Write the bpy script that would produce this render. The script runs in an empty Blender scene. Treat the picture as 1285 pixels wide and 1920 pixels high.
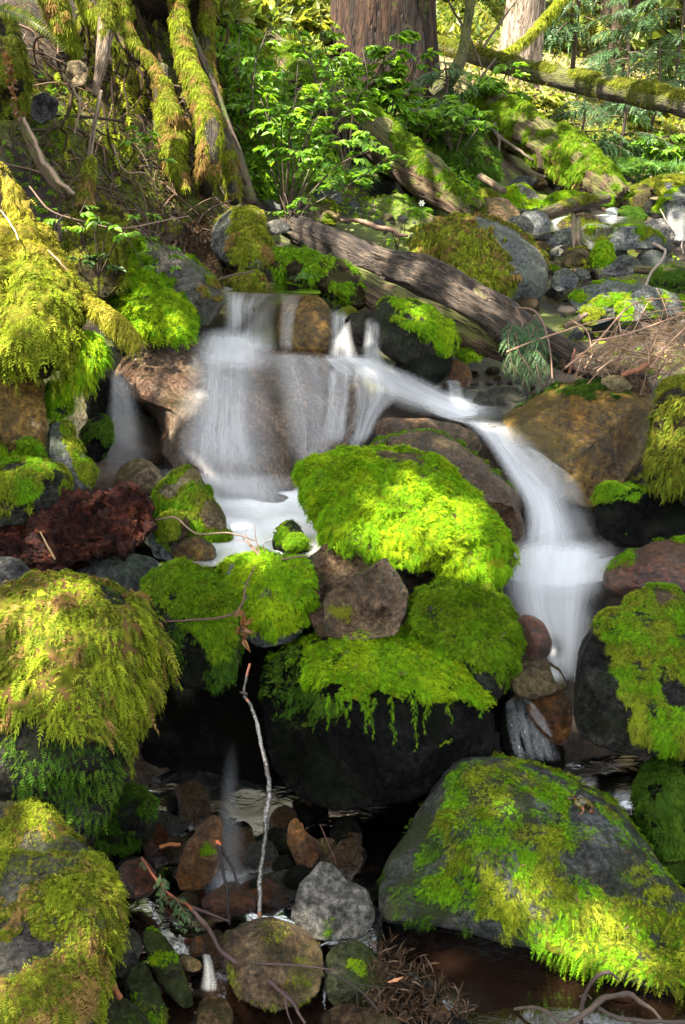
import bpy, math, random
import numpy as np
from mathutils.bvhtree import BVHTree
from mathutils import Vector
rng = np.random.default_rng(7)
random.seed(7)
S = bpy.context.scene
COL = S.collection

# ------------------------------------------------------------------ camera, sky, sun, exposure
PITCH = math.radians(20.0)
FPX = 1867.0                                   # focal length in photo pixels (35 mm on a 36 mm tall frame)
cd = bpy.data.cameras.new("camera")
cam = bpy.data.objects.new("camera", cd)
COL.objects.link(cam)
cam.location = (0, 0, 1.5)
cam.rotation_euler = (math.pi / 2 - PITCH, 0, 0)
cd.sensor_fit = 'VERTICAL'
cd.sensor_height = 36.0
cd.lens = 36.0 * FPX / 1920.0
cd.clip_start = 0.05
cd.clip_end = 500.0
S.camera = cam

SUN = np.array([-0.40, -0.16, 0.90]); SUN /= np.linalg.norm(SUN)
w = bpy.data.worlds.new("World"); S.world = w; w.use_nodes = True
wn = w.node_tree
sky = wn.nodes.new('ShaderNodeTexSky'); sky.sky_type = 'NISHITA'; sky.sun_disc = False
sky.sun_elevation = math.asin(SUN[2])
sky.sun_rotation = math.atan2(SUN[0], SUN[1])
sky.air_density = 1.0; sky.dust_density = 2.0; sky.ozone_density = 0.6
hs = wn.nodes.new('ShaderNodeHueSaturation'); hs.inputs['Saturation'].default_value = 0.28
wn.links.new(sky.outputs[0], hs.inputs['Color']); wn.links.new(hs.outputs[0], wn.nodes['Background'].inputs[0])
wn.nodes['Background'].inputs[1].default_value = 0.12
sl = bpy.data.lights.new("sun", 'SUN'); sl.energy = 5.0; sl.angle = math.radians(0.5); sl.color = (1.0, 0.92, 0.77)
so = bpy.data.objects.new("sun", sl); COL.objects.link(so)
so.rotation_euler = Vector(SUN).to_track_quat('Z', 'Y').to_euler()
S.view_settings.view_transform = 'Standard'
S.view_settings.look = 'None'
S.view_settings.exposure = 3.0
S.view_settings.gamma = 1.0
S.cycles.max_bounces = 6
S.cycles.diffuse_bounces = 3
S.cycles.glossy_bounces = 2
S.cycles.transmission_bounces = 3
S.cycles.transparent_max_bounces = 20
S.cycles.caustics_reflective = False
S.cycles.caustics_refractive = False
S.cycles.sample_clamp_indirect = 4.0

C0 = np.array([0, 0, 1.5])
CF = np.array([0, math.cos(PITCH), -math.sin(PITCH)])
CR = np.array([1.0, 0, 0])
CU = np.array([0, math.sin(PITCH), math.cos(PITCH)])

def at(x, y, t):
    """photo pixel + distance along the view axis (m) -> world point"""
    x, y, t = np.broadcast_arrays(np.asarray(x, float), np.asarray(y, float), np.asarray(t, float))
    u = ((x - 642.5) / FPX)[..., None]; v = ((960 - y) / FPX)[..., None]
    return C0 + t[..., None] * (CF + u * CR + v * CU)

def px(P):
    d = P - C0
    t = d @ CF
    return 642.5 + FPX * (d @ CR) / t, 960 - FPX * (d @ CU) / t, t

# ------------------------------------------------------------------ noise
def _h(ix, iy, iz, s):
    h = (ix.astype(np.uint32) * np.uint32(374761393) + iy.astype(np.uint32) * np.uint32(668265263)
         + iz.astype(np.uint32) * np.uint32(2246822519) + np.uint32((s * 3266489917) & 0xffffffff))
    h = (h ^ (h >> np.uint32(13))) * np.uint32(1274126177)
    h = h ^ (h >> np.uint32(16))
    return h.astype(np.float64) / 4294967295.0 * 2 - 1

def vnoise(p, s=0):
    i = np.floor(p).astype(np.int64); f = p - i
    u = f * f * f * (f * (f * 6 - 15) + 10)
    x, y, z = i[:, 0], i[:, 1], i[:, 2]
    r = 0
    for dx in (0, 1):
        wx = u[:, 0] if dx else 1 - u[:, 0]
        for dy in (0, 1):
            wy = u[:, 1] if dy else 1 - u[:, 1]
            for dz in (0, 1):
                wz = u[:, 2] if dz else 1 - u[:, 2]
                r = r + wx * wy * wz * _h(x + dx, y + dy, z + dz, s)
    return r

def fbm(p, oct=4, s=0, gain=0.5):
    r = 0; a = 1.0; n = 0
    for k in range(oct):
        r = r + a * vnoise(p * (2.03 ** k) + k * 17.3, s + k); n += a; a *= gain
    return r / n

def sstep(a, b, x):
    t = np.clip((x - a) / (b - a), 0, 1)
    return t * t * (3 - 2 * t)

def unit(v):
    return v / np.maximum(np.linalg.norm(v, axis=-1, keepdims=True), 1e-9)

# ------------------------------------------------------------------ mesh assembly
class Geo:
    def __init__(s):
        s.v = []; s.f = {}; s.c = []; s.n = 0
    def add(s, V, F, c=None):
        V = np.asarray(V, float).reshape(-1, 3)
        F = np.asarray(F, np.int64)
        s.f.setdefault(F.shape[1], []).append(F + s.n)
        s.v.append(V); s.n += len(V)
        if c is None: c = (1, 1, 1)
        c = np.asarray(c, float)
        if c.ndim == 1: c = np.broadcast_to(c, (len(V), 3))
        s.c.append(c)
    def arrays(s):
        V = np.concatenate(s.v) if s.v else np.zeros((0, 3))
        return V, {k: np.concatenate(f) for k, f in s.f.items()}, np.concatenate(s.c)
    def build(s, name, mat, parent=None, origin=None, smooth=True, attrs=None):
        V, F, c = s.arrays()
        return build_mesh(name, V, F, mat, parent, origin, smooth, c, attrs)

def build_mesh(name, V, F, mat, parent=None, origin=None, smooth=True, col=None, attrs=None):
    if isinstance(F, np.ndarray): F = {F.shape[1]: F}
    if parent is not None and origin is None:
        origin = np.array(parent['org'])
    if origin is None:
        lo = V.min(0); hi = V.max(0)
        origin = np.array([(lo[0] + hi[0]) / 2, (lo[1] + hi[1]) / 2, lo[2]])
    me = bpy.data.meshes.new(name)
    me.vertices.add(len(V))
    me.vertices.foreach_set('co', (V - origin).astype(np.float32).ravel())
    idx = []; starts = []; k0 = 0
    for k, f in F.items():
        idx.append(f.ravel()); starts.append(k0 + np.arange(len(f)) * k); k0 += f.size
    idx = np.concatenate(idx).astype(np.int32); starts = np.concatenate(starts).astype(np.int32)
    me.loops.add(len(idx)); me.loops.foreach_set('vertex_index', idx)
    me.polygons.add(len(starts)); me.polygons.foreach_set('loop_start', starts)
    me.update(calc_edges=True)
    me.validate()
    if smooth: me.polygons.foreach_set('use_smooth', np.ones(len(me.polygons), bool))
    else: me.polygons.foreach_set('use_smooth', np.zeros(len(me.polygons), bool))
    if col is not None:
        a = me.color_attributes.new('Col', 'FLOAT_COLOR', 'POINT')
        a.data.foreach_set('color', np.c_[col, np.ones(len(col))].astype(np.float32).ravel())
    if attrs:
        for nm, A in attrs.items():
            a = me.attributes.new(nm, 'FLOAT_VECTOR', 'POINT')
            a.data.foreach_set('vector', A.astype(np.float32).ravel())
    me.materials.append(mat)
    o = bpy.data.objects.new(name, me); COL.objects.link(o)
    if parent is not None:
        o.parent = parent
        o.location = Vector(origin) - Vector(parent['org'])
    else:
        o.location = origin
    o['org'] = [float(q) for q in origin]
    return o

def tag(o, label=None, cat=None, group=None, kind=None):
    if label: o['label'] = label
    if cat: o['category'] = cat
    if group: o['group'] = group
    if kind: o['kind'] = kind
    return o

def empty(name, loc, label, cat, group=None):
    o = bpy.data.objects.new(name, None); COL.objects.link(o)
    o.location = loc; o['org'] = [float(q) for q in loc]; o.empty_display_size = 0.05
    return tag(o, label, cat, group)

def vnormals(V, T):
    n = np.cross(V[T[:, 1]] - V[T[:, 0]], V[T[:, 2]] - V[T[:, 0]])
    N = np.zeros_like(V)
    for k in range(3): np.add.at(N, T[:, k], n)
    return unit(N)

BVH = []
def register(V, T):
    BVH.append(BVHTree.FromPolygons(V.tolist(), T.tolist()))
def hit(x, y, default=None, ground=False):
    """first surface met along the line of sight through a photo pixel: (point, normal, t)"""
    d = at(x, y, 1.0) - C0; L = np.linalg.norm(d); best = None
    o = Vector(C0); dv = Vector(d / L)
    for b in (BVH[:1] if ground else BVH):
        p, n, i, ds = b.ray_cast(o, dv)
        if p is not None and (best is None or ds < best[2]): best = (np.array(p), np.array(n), ds)
    if best is None:
        return at(x, y, default or 4.0), np.array([0, 0, 1.0]), default or 4.0
    n = best[1]
    if n @ d > 0: n = -n
    return best[0], n, best[2] / L

# ------------------------------------------------------------------ materials
def newmat(name):
    m = bpy.data.materials.new(name); m.use_nodes = True
    nt = m.node_tree; nt.nodes.clear()
    return m, nt
class N:
    def __init__(s, nt): s.nt = nt
    def n(s, t, **kw):
        q = s.nt.nodes.new('ShaderNode' + t)
        for k, v in kw.items():
            if k[0] == 'i' and k[1:].isdigit(): s.set(q, int(k[1:]), v)
            elif k in q.inputs: s.set(q, k, v)
            else: setattr(q, k, v)
        return q
    def set(s, q, key, v):
        if isinstance(v, bpy.types.NodeSocket): s.nt.links.new(v, q.inputs[key])
        else: q.inputs[key].default_value = v
    def noise(s, vec, scale, detail=6, rough=0.6, dist=0.0):
        return s.n('TexNoise', Vector=vec, Scale=scale, Detail=detail, Roughness=rough, Distortion=dist).outputs[0]
    def ramp(s, fac, stops):
        r = s.n('ValToRGB', Fac=fac); e = r.color_ramp.elements
        while len(e) < len(stops): e.new(0.5)
        for k, (p, c) in enumerate(stops):
            e[k].position = p; e[k].color = (*c, 1) if len(c) == 3 else c
        return r.outputs[0]
    def math(s, op, a, b=0.0, clamp=False):
        q = s.n('Math', operation=op); q.use_clamp = clamp
        s.set(q, 0, a); s.set(q, 1, b); return q.outputs[0]
    def mix(s, fac, a, b, blend='MIX'):
        q = s.n('Mix', data_type='RGBA', blend_type=blend)
        s.set(q, 0, fac)
        for k, v in ((6, a), (7, b)):
            if isinstance(v, tuple) and len(v) == 3: v = (*v, 1)
            s.set(q, k, v)
        return q.outputs[2]
    def mrange(s, v, a, b, c, d):
        q = s.n('MapRange', i0=v, i1=a, i2=b, i3=c, i4=d); return q.outputs[0]
    def out(s, sh):
        o = s.n('OutputMaterial'); s.nt.links.new(sh, o.inputs[0])

def rock_mat(name, c1, c2, c3, wet=0.3, dk=0.5, cracks=0.06, spec=1.0, scale=9.0, algae=0.25, bump=0.5, algcol=(0.05, 0.075, 0.012), stretch=None, speck=0.85):
    m, nt = newmat(name); k = N(nt)
    c1, c2, c3 = [tuple(q * dk for q in c) for c in (c1, c2, c3)]
    co = k.n('TexCoord').outputs['Object']
    ri = k.n('ObjectInfo').outputs['Random']
    off = k.n('VectorMath', operation='ADD', i0=co, i1=k.n('CombineXYZ', i0=k.math('MULTIPLY', ri, 37.0), i1=k.math('MULTIPLY', ri, 91.0), i2=ri).outputs[0]).outputs[0]
    if stretch:
        off = k.n('Mapping', Vector=off, Scale=stretch, Rotation=(0.4, 0.5, 0.3)).outputs[0]
    n1 = k.noise(off, scale, 8, 0.62, 0.4)
    n2 = k.noise(off, scale * 7, 6, 0.75); n4 = k.noise(off, scale * 26, 5, 0.7)
    n3 = k.noise(off, scale * 0.45, 4, 0.55, 0.8)
    base = k.ramp(n1, [(0.36, c1), (0.5, c2), (0.64, c3)])
    sp = k.ramp(n2, [(0.36, (0.12, 0.12, 0.12)), (0.5, (.9, .9, .9)), (0.64, (2.4, 2.35, 2.2))])
    base = k.mix(speck, base, k.mix(1.0, base, sp, 'MULTIPLY'))
    nz = k.n('SeparateXYZ', i0=k.n('NewGeometry').outputs['Normal']).outputs[2]
    al = k.math('MULTIPLY', k.mrange(k.math('ADD', n3, k.math('MULTIPLY', nz, 0.12)), 0.5, 0.68, 0, 1), algae, True)
    base = k.mix(al, base, algcol)
    li = k.mrange(k.noise(off, scale * 2.6, 5, 0.75), 0.66, 0.72, 0, 0.55)
    base = k.mix(k.math('MULTIPLY', li, 0.5 - 0.5 * wet), base, (0.22, 0.23, 0.19))
    rough = k.mrange(n3, 0.35, 0.65, max(0.08, 0.62 - 0.55 * wet), 0.92 - 0.55 * wet)
    vor = k.n('TexVoronoi', feature='DISTANCE_TO_EDGE', Vector=k.mix(0.12, off, k.n('TexNoise', Vector=off, Scale=scale).outputs[1]), Scale=scale * 0.9).outputs[0]
    crack = k.mrange(vor, 0.0, 0.05, 0.0, cracks)
    hgt = k.math('ADD', k.math('ADD', n1, k.math('MULTIPLY', n2, 0.8)), k.math('ADD', crack, k.math('MULTIPLY', n4, .3)))
    bp = k.n('Bump', Strength=1.0, Distance=0.05 * bump / .5, Height=hgt).outputs[0]
    b = k.n('BsdfPrincipled', Roughness=rough, Normal=bp)
    k.set(b, 'Base Color', base)
    b.inputs['Specular IOR Level'].default_value = (0.07 + 0.06 * wet) * spec
    b.inputs['Coat Weight'].default_value = min(1.0, spec * 0.24 * max(0, wet - 0.5) / 0.5)
    b.inputs['Coat Roughness'].default_value = 0.06
    nb2 = k.n('Bump', Strength=1.0, Distance=0.02, Height=k.math('ADD', k.math('MULTIPLY', n2, .8), k.math('MULTIPLY', n4, .35))).outputs[0]
    k.set(b, 'Coat Normal', nb2)
    k.out(b.outputs[0]); return m

def leaf_mat(name, trans=0.4, rough=0.55, spec=0.25, gain=1.0):
    m, nt = newmat(name); k = N(nt)
    a = k.n('Attribute', attribute_name='Col').outputs[0]
    b = k.n('BsdfPrincipled', Roughness=rough); k.set(b, 'Base Color', a); b.inputs['Specular IOR Level'].default_value = spec
    t = k.n('BsdfTranslucent', Color=k.mix(1.0, a, (1.25 * gain, 1.15 * gain, 0.7 * gain), 'MULTIPLY'))
    s = k.n('MixShader', i0=trans, i1=b.outputs[0], i2=t.outputs[0])
    k.out(s.outputs[0]); return m

def wood_mat(name, c1, c2, c3, rough=0.8, fr=(60, 60, 5), bump=0.8, moss=0.0, mosscol=(0.08, 0.11, 0.012), spec=0.3):
    m, nt = newmat(name); k = N(nt)
    g = k.n('Attribute', attribute_name='Grain').outputs['Vector']
    ri = k.n('ObjectInfo').outputs['Random']
    g = k.n('VectorMath', operation='ADD', i0=g, i1=k.n('CombineXYZ', i2=k.math('MULTIPLY', ri, 13.0)).outputs[0]).outputs[0]
    gs = k.n('Mapping', Vector=g, Scale=fr).outputs[0]
    n1 = k.noise(gs, 1.0, 8, 0.65, 0.6)
    n2 = k.noise(gs, 3.1, 5, 0.6)
    n3 = k.noise(g, 6.0, 5, 0.6)
    base = k.ramp(n1, [(0.34, c1), (0.5, c2), (0.7, c3)])
    base = k.mix(0.5, base, k.mix(1.0, base, k.ramp(n2, [(0.3, (.35, .35, .35)), (0.6, (1.1, 1.1, 1.1))]), 'MULTIPLY'))
    if moss:
        nz = k.n('SeparateXYZ', i0=k.n('NewGeometry').outputs['Normal']).outputs[2]
        f = k.mrange(k.math('ADD', k.noise(g, 9.0, 7, 0.7), k.math('MULTIPLY', nz, 0.18)), 0.62 - 0.22 * moss, 0.74 - 0.22 * moss, 0, 0.9)
        base = k.mix(f, base, k.mix(n2, mosscol, tuple(q * 0.5 for q in mosscol)))
    ck = k.mrange(k.math('ABSOLUTE', k.math('SUBTRACT', k.noise(k.n('Mapping', Vector=g, Scale=(fr[0] * .7, fr[1] * .7, fr[2] * .45)).outputs[0], 1.0, 3, .6), .5)), 0, .025, 1, 0)
    base = k.mix(k.math('MULTIPLY', ck, .85), base, tuple(q * .35 for q in c1))
    h = k.math('SUBTRACT', k.math('ADD', n1, k.math('MULTIPLY', n2, 0.5)), k.math('MULTIPLY', ck, .5))
    bp = k.n('Bump', Strength=bump, Distance=0.05, Height=h).outputs[0]
    b = k.n('BsdfPrincipled', Roughness=rough, Normal=bp); k.set(b, 'Base Color', base)
    b.inputs['Specular IOR Level'].default_value = spec
    k.out(b.outputs[0]); return m

def plain_mat(name, col, rough=0.5, spec=0.5, scale=60, var=0.5):
    m, nt = newmat(name); k = N(nt)
    co = k.n('TexCoord').outputs['Object']
    n = k.noise(co, scale, 5, 0.6)
    b = k.n('BsdfPrincipled', Roughness=rough)
    k.set(b, 'Base Color', k.mix(n, tuple(c * (1 - var) for c in col), tuple(min(1, c * (1 + var)) for c in col)))
    b.inputs['Specular IOR Level'].default_value = spec
    k.set(b, 'Normal', k.n('Bump', Strength=0.3, Distance=0.005, Height=n).outputs[0])
    k.out(b.outputs[0]); return m

def col_mat(name, rough=0.7, spec=0.3):
    m, nt = newmat(name); k = N(nt)
    b = k.n('BsdfPrincipled', Roughness=rough); k.set(b, 'Base Color', k.n('Attribute', attribute_name='Col').outputs[0])
    b.inputs['Specular IOR Level'].default_value = spec
    k.out(b.outputs[0]); return m

M = {}
M['grey'] = rock_mat('grey_stone', (.075, .078, .08), (.13, .13, .125), (.20, .195, .18), dk=.62, wet=0.3, algae=0.2)
M['greywet'] = rock_mat('wet_grey_stone', (.055, .052, .05), (.11, .10, .09), (.20, .18, .155), wet=0.9, spec=1.5, algae=0.25)
M['slate'] = rock_mat('blue_grey_slate', (.07, .077, .082), (.125, .133, .137), (.21, .215, .215), dk=.66, wet=0.6, spec=1.3, algae=0.35)
M['pale'] = rock_mat('pale_stone', (.16, .15, .135), (.26, .245, .22), (.38, .36, .33), wet=0.15, algae=0.12)
M['tan'] = rock_mat('tan_stone', (.16, .12, .07), (.28, .21, .13), (.40, .33, .22), wet=0.3, algae=0.3, algcol=(.13, .12, .015))
M['brown'] = rock_mat('brown_stone', (.06, .036, .019), (.13, .08, .043), (.22, .15, .09), wet=0.55, algae=0.25)
M['olive'] = rock_mat('olive_brown_stone', (.06, .032, .005), (.135, .074, .011), (.24, .14, .03), dk=.8, spec=1.6, wet=0.9, algae=0.5, algcol=(.07, .06, .008), scale=6)
M['wetbrown'] = rock_mat(spec=1.7, dk=.55, name='wet_brown_stone', c1=(.06, .029, .013), c2=(.145, .076, .036), c3=(.26, .155, .08), wet=1.0, algae=0.15, scale=8, bump=0.7)
M['fall'] = rock_mat('waterworn_brown_stone', (.07, .036, .022), (.17, .100, .064), (.32, .215, .15), dk=.8, spec=1.5, wet=1.0, algae=0.2, scale=8, bump=0.9, stretch=(1.5, 1.5, 0.6))
M['black'] = rock_mat('wet_black_stone_and_shade', (.004, .004, .0045), (.010, .010, .0098), (.026, .025, .023), spec=.35, wet=0.75, algae=0.3, bump=0.7, algcol=(.012, .018, .005))  # near-black stone; also paints deep shade into hollows and overhangs
M['dark'] = rock_mat('dark_stone', (.012, .012, .011), (.028, .027, .024), (.07, .066, .06), spec=.6, wet=0.6, algae=0.4, algcol=(.02, .03, .008))
M['orange'] = rock_mat('orange_brown_stone', (.10, .035, .010), (.20, .078, .022), (.30, .15, .06), wet=0.9, spec=2.0, algae=0.1)
M['red'] = rock_mat('red_brown_stone', (.055, .012, .005), (.13, .034, .013), (.23, .085, .04), spec=2.0, wet=0.95, algae=0.1)
M['green'] = rock_mat('green_grey_stone', (.035, .042, .018), (.07, .075, .035), (.14, .14, .085), wet=0.5, algae=0.7)
M['bank'] = rock_mat('soil_under_moss', (.02, .014, .007), (.045, .032, .016), (.09, .07, .035), wet=0.1, algae=0.5, algcol=(.06, .06, .01), scale=14)
M['mossrock'] = rock_mat('algae_stained_slate', (.05, .055, .05), (.10, .105, .10), (.19, .20, .21), dk=.5, wet=0.5, spec=1.2, algae=0.85, algcol=(.035, .042, .010), scale=10)
M['wetstone'] = rock_mat('wet_grey_brown_stone', (.055, .031, .016), (.14, .084, .046), (.25, .17, .105), dk=.68, spec=1.3, wet=1.0, algae=0.2)
M['moss'] = leaf_mat('moss_fronds', 0.38, 0.8, 0.06)
M['leaf'] = leaf_mat('green_leaves', 0.5, 0.45, 0.35)
M['needle'] = leaf_mat('conifer_needles', 0.25, 0.5, 0.3)
M['canopy'] = leaf_mat('canopy_leaves', 0.3, 0.5, 0.3)
M['twig'] = col_mat('twig_bark', 0.75, 0.25)
M['wetstick'] = col_mat('wet_twig_bark', 0.3, 0.5)
M['greylog'] = wood_mat('weathered_grey_wood', (.007, .005, .0035), (.050, .034, .023), (.15, .108, .076), 0.75, (58, 58, 11), 1.0)
M['brownlog'] = wood_mat('rotting_brown_wood', (.03, .018, .010), (.085, .05, .026), (.17, .11, .065), 0.85, (40, 40, 4), 1.0, moss=0.5, mosscol=(.11, .12, .018))
M['mosslog'] = wood_mat('mossy_bark', (.03, .022, .014), (.08, .06, .04), (.18, .15, .11), 0.85, (30, 30, 8), 1.0, moss=1.0, mosscol=(.09, .10, .016))
M['bark'] = wood_mat('furrowed_red_brown_bark', (.003, .0015, .001), (.028, .012, .006), (.085, .042, .022), 0.9, (11, 11, 1.8), 1.0, moss=0.1)  # tones lowered to paint shade into the big trunk's bark
M['palebark'] = wood_mat('pale_furrowed_bark', (.10, .07, .05), (.25, .19, .14), (.42, .34, .27), 0.85, (22, 22, 4), 1.0, moss=0.1)
M['thinbark'] = wood_mat('dark_conifer_bark', (.02, .013, .008), (.07, .045, .027), (.13, .09, .06), 0.85, (30, 30, 6), 0.8, moss=0.3)
M['root'] = wood_mat('mossy_root_bark', (.008, .005, .003), (.028, .018, .010), (.07, .05, .03), 0.85, (40, 40, 5), 1.0, moss=0.35, mosscol=(.10, .095, .02))
M['snag'] = wood_mat('bare_brown_wood', (.06, .038, .022), (.17, .115, .07), (.32, .24, .16), 0.7, (60, 60, 4), 0.8, moss=0.1)
# ------------------------------------------------------------------ shape builders
_ico = {}
def ico(sub):
    if sub not in _ico:
        import bmesh
        bm = bmesh.new(); bmesh.ops.create_icosphere(bm, subdivisions=sub, radius=1.0)
        bm.verts.ensure_lookup_table()
        V = np.array([v.co[:] for v in bm.verts]); T = np.array([[v.index for v in f.verts] for f in bm.faces])
        bm.free(); _ico[sub] = (V, T)
    return _ico[sub]

def inpoly(x, y, poly):
    P = np.asarray(poly, float); n = len(P); r = np.zeros(x.shape, bool); j = n - 1
    for i in range(n):
        xi, yi = P[i]; xj, yj = P[j]
        c = ((yi > y) != (yj > y)) & (x < (xj - xi) * (y - yi) / (yj - yi + 1e-12) + xi)
        r ^= c; j = i
    return r
def polydist(x, y, poly):
    P = np.asarray(poly, float); d = np.full(x.shape, 1e9)
    for i in range(len(P)):
        a = P[i]; b = P[(i + 1) % len(P)]; e = b - a
        t = np.clip(((x - a[0]) * e[0] + (y - a[1]) * e[1]) / (e @ e + 1e-9), 0, 1)
        d = np.minimum(d, np.hypot(x - a[0] - t * e[0], y - a[1] - t * e[1]))
    return d

PAL = {
 'green': [(.072, .160, .004), (.046, .115, .004), (.105, .180, .005)],
 'bright': [(.098, .200, .004), (.066, .155, .004), (.150, .220, .005)],
 'mid':    [(.060, .118, .003), (.040, .085, .003), (.085, .130, .005)],  # darker green that puts shade into some boulders' moss
 'yellow': [(.125, .155, .009), (.080, .112, .007), (.165, .170, .016)],
 'gold': [(.180, .170, .016), (.120, .130, .010), (.245, .210, .032)],  # lighter yellow moss; sunlight is put into the colour
 'olive':  [(.080, .100, .008), (.050, .070, .006), (.120, .125, .012)],
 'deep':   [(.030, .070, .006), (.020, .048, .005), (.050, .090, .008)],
 'dry':    [(.150, .095, .030), (.100, .062, .020), (.210, .140, .050)],
}
for _k in PAL: PAL[_k] = [tuple(q * 1.25 for q in c) for c in PAL[_k]]
PAL['mix'] = PAL['yellow'] + PAL['olive'] + PAL['dry'][:1]
PAL['gmix'] = PAL['green'] + PAL['olive'] + PAL['yellow'][:1]

def frond_geo(g, P, D, Nn, L, col, pairs=5, wid=0.40, droop=0.5, lw=0.13, tip=1.25):
    """many small pinnate fronds: P base, D direction, Nn face normal, L length, col colour"""
    K = len(P)
    if not K: return
    side = unit(np.cross(D, Nn)); up = np.cross(side, D)
    L = L[:, None]
    def cur(s): return P + D * L * s + np.array([0, 0, -1.0]) * L * droop * s * s
    Vs = []; 
    for j in range(pairs):
        s = 0.12 + 0.75 * j / (pairs - 1); w = wid * math.sin(math.pi * (0.22 + 0.68 * j / (pairs - 1))) 
        a = cur(s - lw / 2); b = cur(s + lw / 2); tg = b - a
        for sg in (-1, 1):
            t = (a + b) / 2 + sg * side * L * w + tg * 1.1 - up * L * 0.06 * sg * rng.normal(size=(K, 1)) + up * L * .03
            Vs += [a, b, t]
    a = cur(0.78) - side * L * lw * .4; b = cur(0.78) + side * L * lw * .4
    Vs += [a, b, cur(1.08)]
    n = len(Vs)
    V = np.stack(Vs, 1).reshape(-1, 3)
    T = np.arange(K * n).reshape(-1, 3)
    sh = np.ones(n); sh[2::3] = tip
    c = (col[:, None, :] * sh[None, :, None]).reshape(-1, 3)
    g.add(V, T, c)

def palette(P, pal, scale=9.0, s=5):
    """clumps of colour plus scatter between neighbours"""
    A = np.array(PAL[pal]); n = len(A)
    f = (fbm(P * scale, 3, s) * 1.5 + 0.5) * n + rng.normal(0, 1.0, len(P))
    i = np.clip(np.floor(f), 0, n - 1).astype(int)
    return A[i] * np.exp(rng.normal(0, .22, (len(P), 1)))

def moss_on(V, T, parent, org, pal='green', L=0.024, cov=4.0, poly=None, up=(-0.2, 0.3), patch=0.0, pscale=14, pad=0.008, droop=0.5, lift=0.55, name='moss', seed=0, down=0.7, extra=None, wid=0.42, pairs=5, hang=None):
    lump = 1.3 if droop >= .6 else 1.7
    L = L * (.52 if droop >= .8 else .54); cov = cov * (.95 if droop >= .8 else .9); wid = .26 if droop >= .8 else wid; pairs = 6 if droop >= .8 else 4; lift = lift if droop >= .8 else .4
    Nv = vnormals(V, T)
    m = sstep(up[0], up[1], Nv[:, 2])
    X, Y, t = px(V)
    view = unit(C0 - V)
    fv = (Nv * view).sum(1)
    if poly is not None:
        polys = poly if isinstance(poly[0][0], (list, tuple)) else [poly]
        pm = np.zeros(len(V))
        wob = fbm(V * 22, 3, seed + 3) * 26
        for p in polys:
            d = polydist(X, Y, p); ins = inpoly(X, Y, p)
            pm = np.maximum(pm, sstep(-9, 9, np.where(ins, d, -d) + wob))
        m = m * np.where(fv > -0.05, pm, sstep(0.3, 0.7, Nv[:, 2]))
    if patch: m = m * sstep(-0.12, 0.12, fbm(V * pscale, 4, seed + 11) + 0.5 - patch)
    g = Geo()
    # matted old moss under the fronds, coloured darker to paint shade in the gaps
    if pad > 0:
        Vp = V + Nv * ((pad * (1 + lump * fbm(V * 26, 3, seed)))[:, None] * sstep(0.1, 0.8, m)[:, None] - 0.003)
        fm = m[T].mean(1); Tp = T[fm > 0.22]
        if len(Tp):
            u, inv = np.unique(Tp, return_inverse=True)
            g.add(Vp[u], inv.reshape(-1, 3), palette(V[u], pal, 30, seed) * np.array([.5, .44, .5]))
    A = np.cross(V[T[:, 1]] - V[T[:, 0]], V[T[:, 2]] - V[T[:, 0]]); ar = np.linalg.norm(A, axis=1) / 2
    nf = A / np.maximum(2 * ar[:, None], 1e-12)
    ctr = V[T].mean(1)
    vis = ((nf * unit(C0 - ctr)).sum(1) > -0.35)
    Xc, Yc, _ = px(ctr)
    vis &= (Xc > -120) & (Xc < 1405) & (Yc > -150) & (Yc < 2050)
    wgt = ar * m[T].mean(1) * vis * (m[T].mean(1) > 0.12)
    tot = wgt.sum()
    K = int(min(cov * tot / (0.34 * L * L), 60000))
    if K > 3:
        f = rng.choice(len(T), K, p=wgt / tot)
        r1 = np.sqrt(rng.random(K)); r2 = rng.random(K)
        b = np.stack([1 - r1, r1 * (1 - r2), r1 * r2], 1)
        P = (V[T[f]] * b[:, :, None]).sum(1); Nn = unit((Nv[T[f]] * b[:, :, None]).sum(1))
        lp = fbm(P * 26, 3, seed); kp = (lp > -.14) | (rng.random(K) < .45); P = P[kp]; Nn = Nn[kp]; lp = lp[kp]; K = len(P)
        P = P + Nn * (pad * (.75 + lump * lp))[:, None]
        dn = np.array([0, 0, -1.0]) - Nn * (-Nn[:, 2:3]); 
        # fronds lie in drifts: neighbours lean the same way
        sw = np.stack([fbm(P * 12 + 31, 2, 1), fbm(P * 12 + 77, 2, 2), fbm(P * 12 + 5, 2, 3)], 1) * 1.6
        D = unit(Nn * lift + dn * down + sw * 0.8 + rng.normal(0, 0.38, (K, 3)))
        fn = unit(Nn + rng.normal(0, .3, (K, 3)))
        me_ = np.interp(np.arange(K), np.arange(K), (m[T[f]].mean(1)[kp]))
        Lf = L * np.exp(rng.normal(0, .28, K)) * (.45 + .55 * sstep(.15, .8, me_))
        pal_c = palette(P, pal, 16, seed)
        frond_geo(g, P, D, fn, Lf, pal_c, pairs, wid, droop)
    if extra: extra(g)
    if g.n == 0: return None
    return g.build(name, M['moss'], parent, smooth=True)

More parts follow.
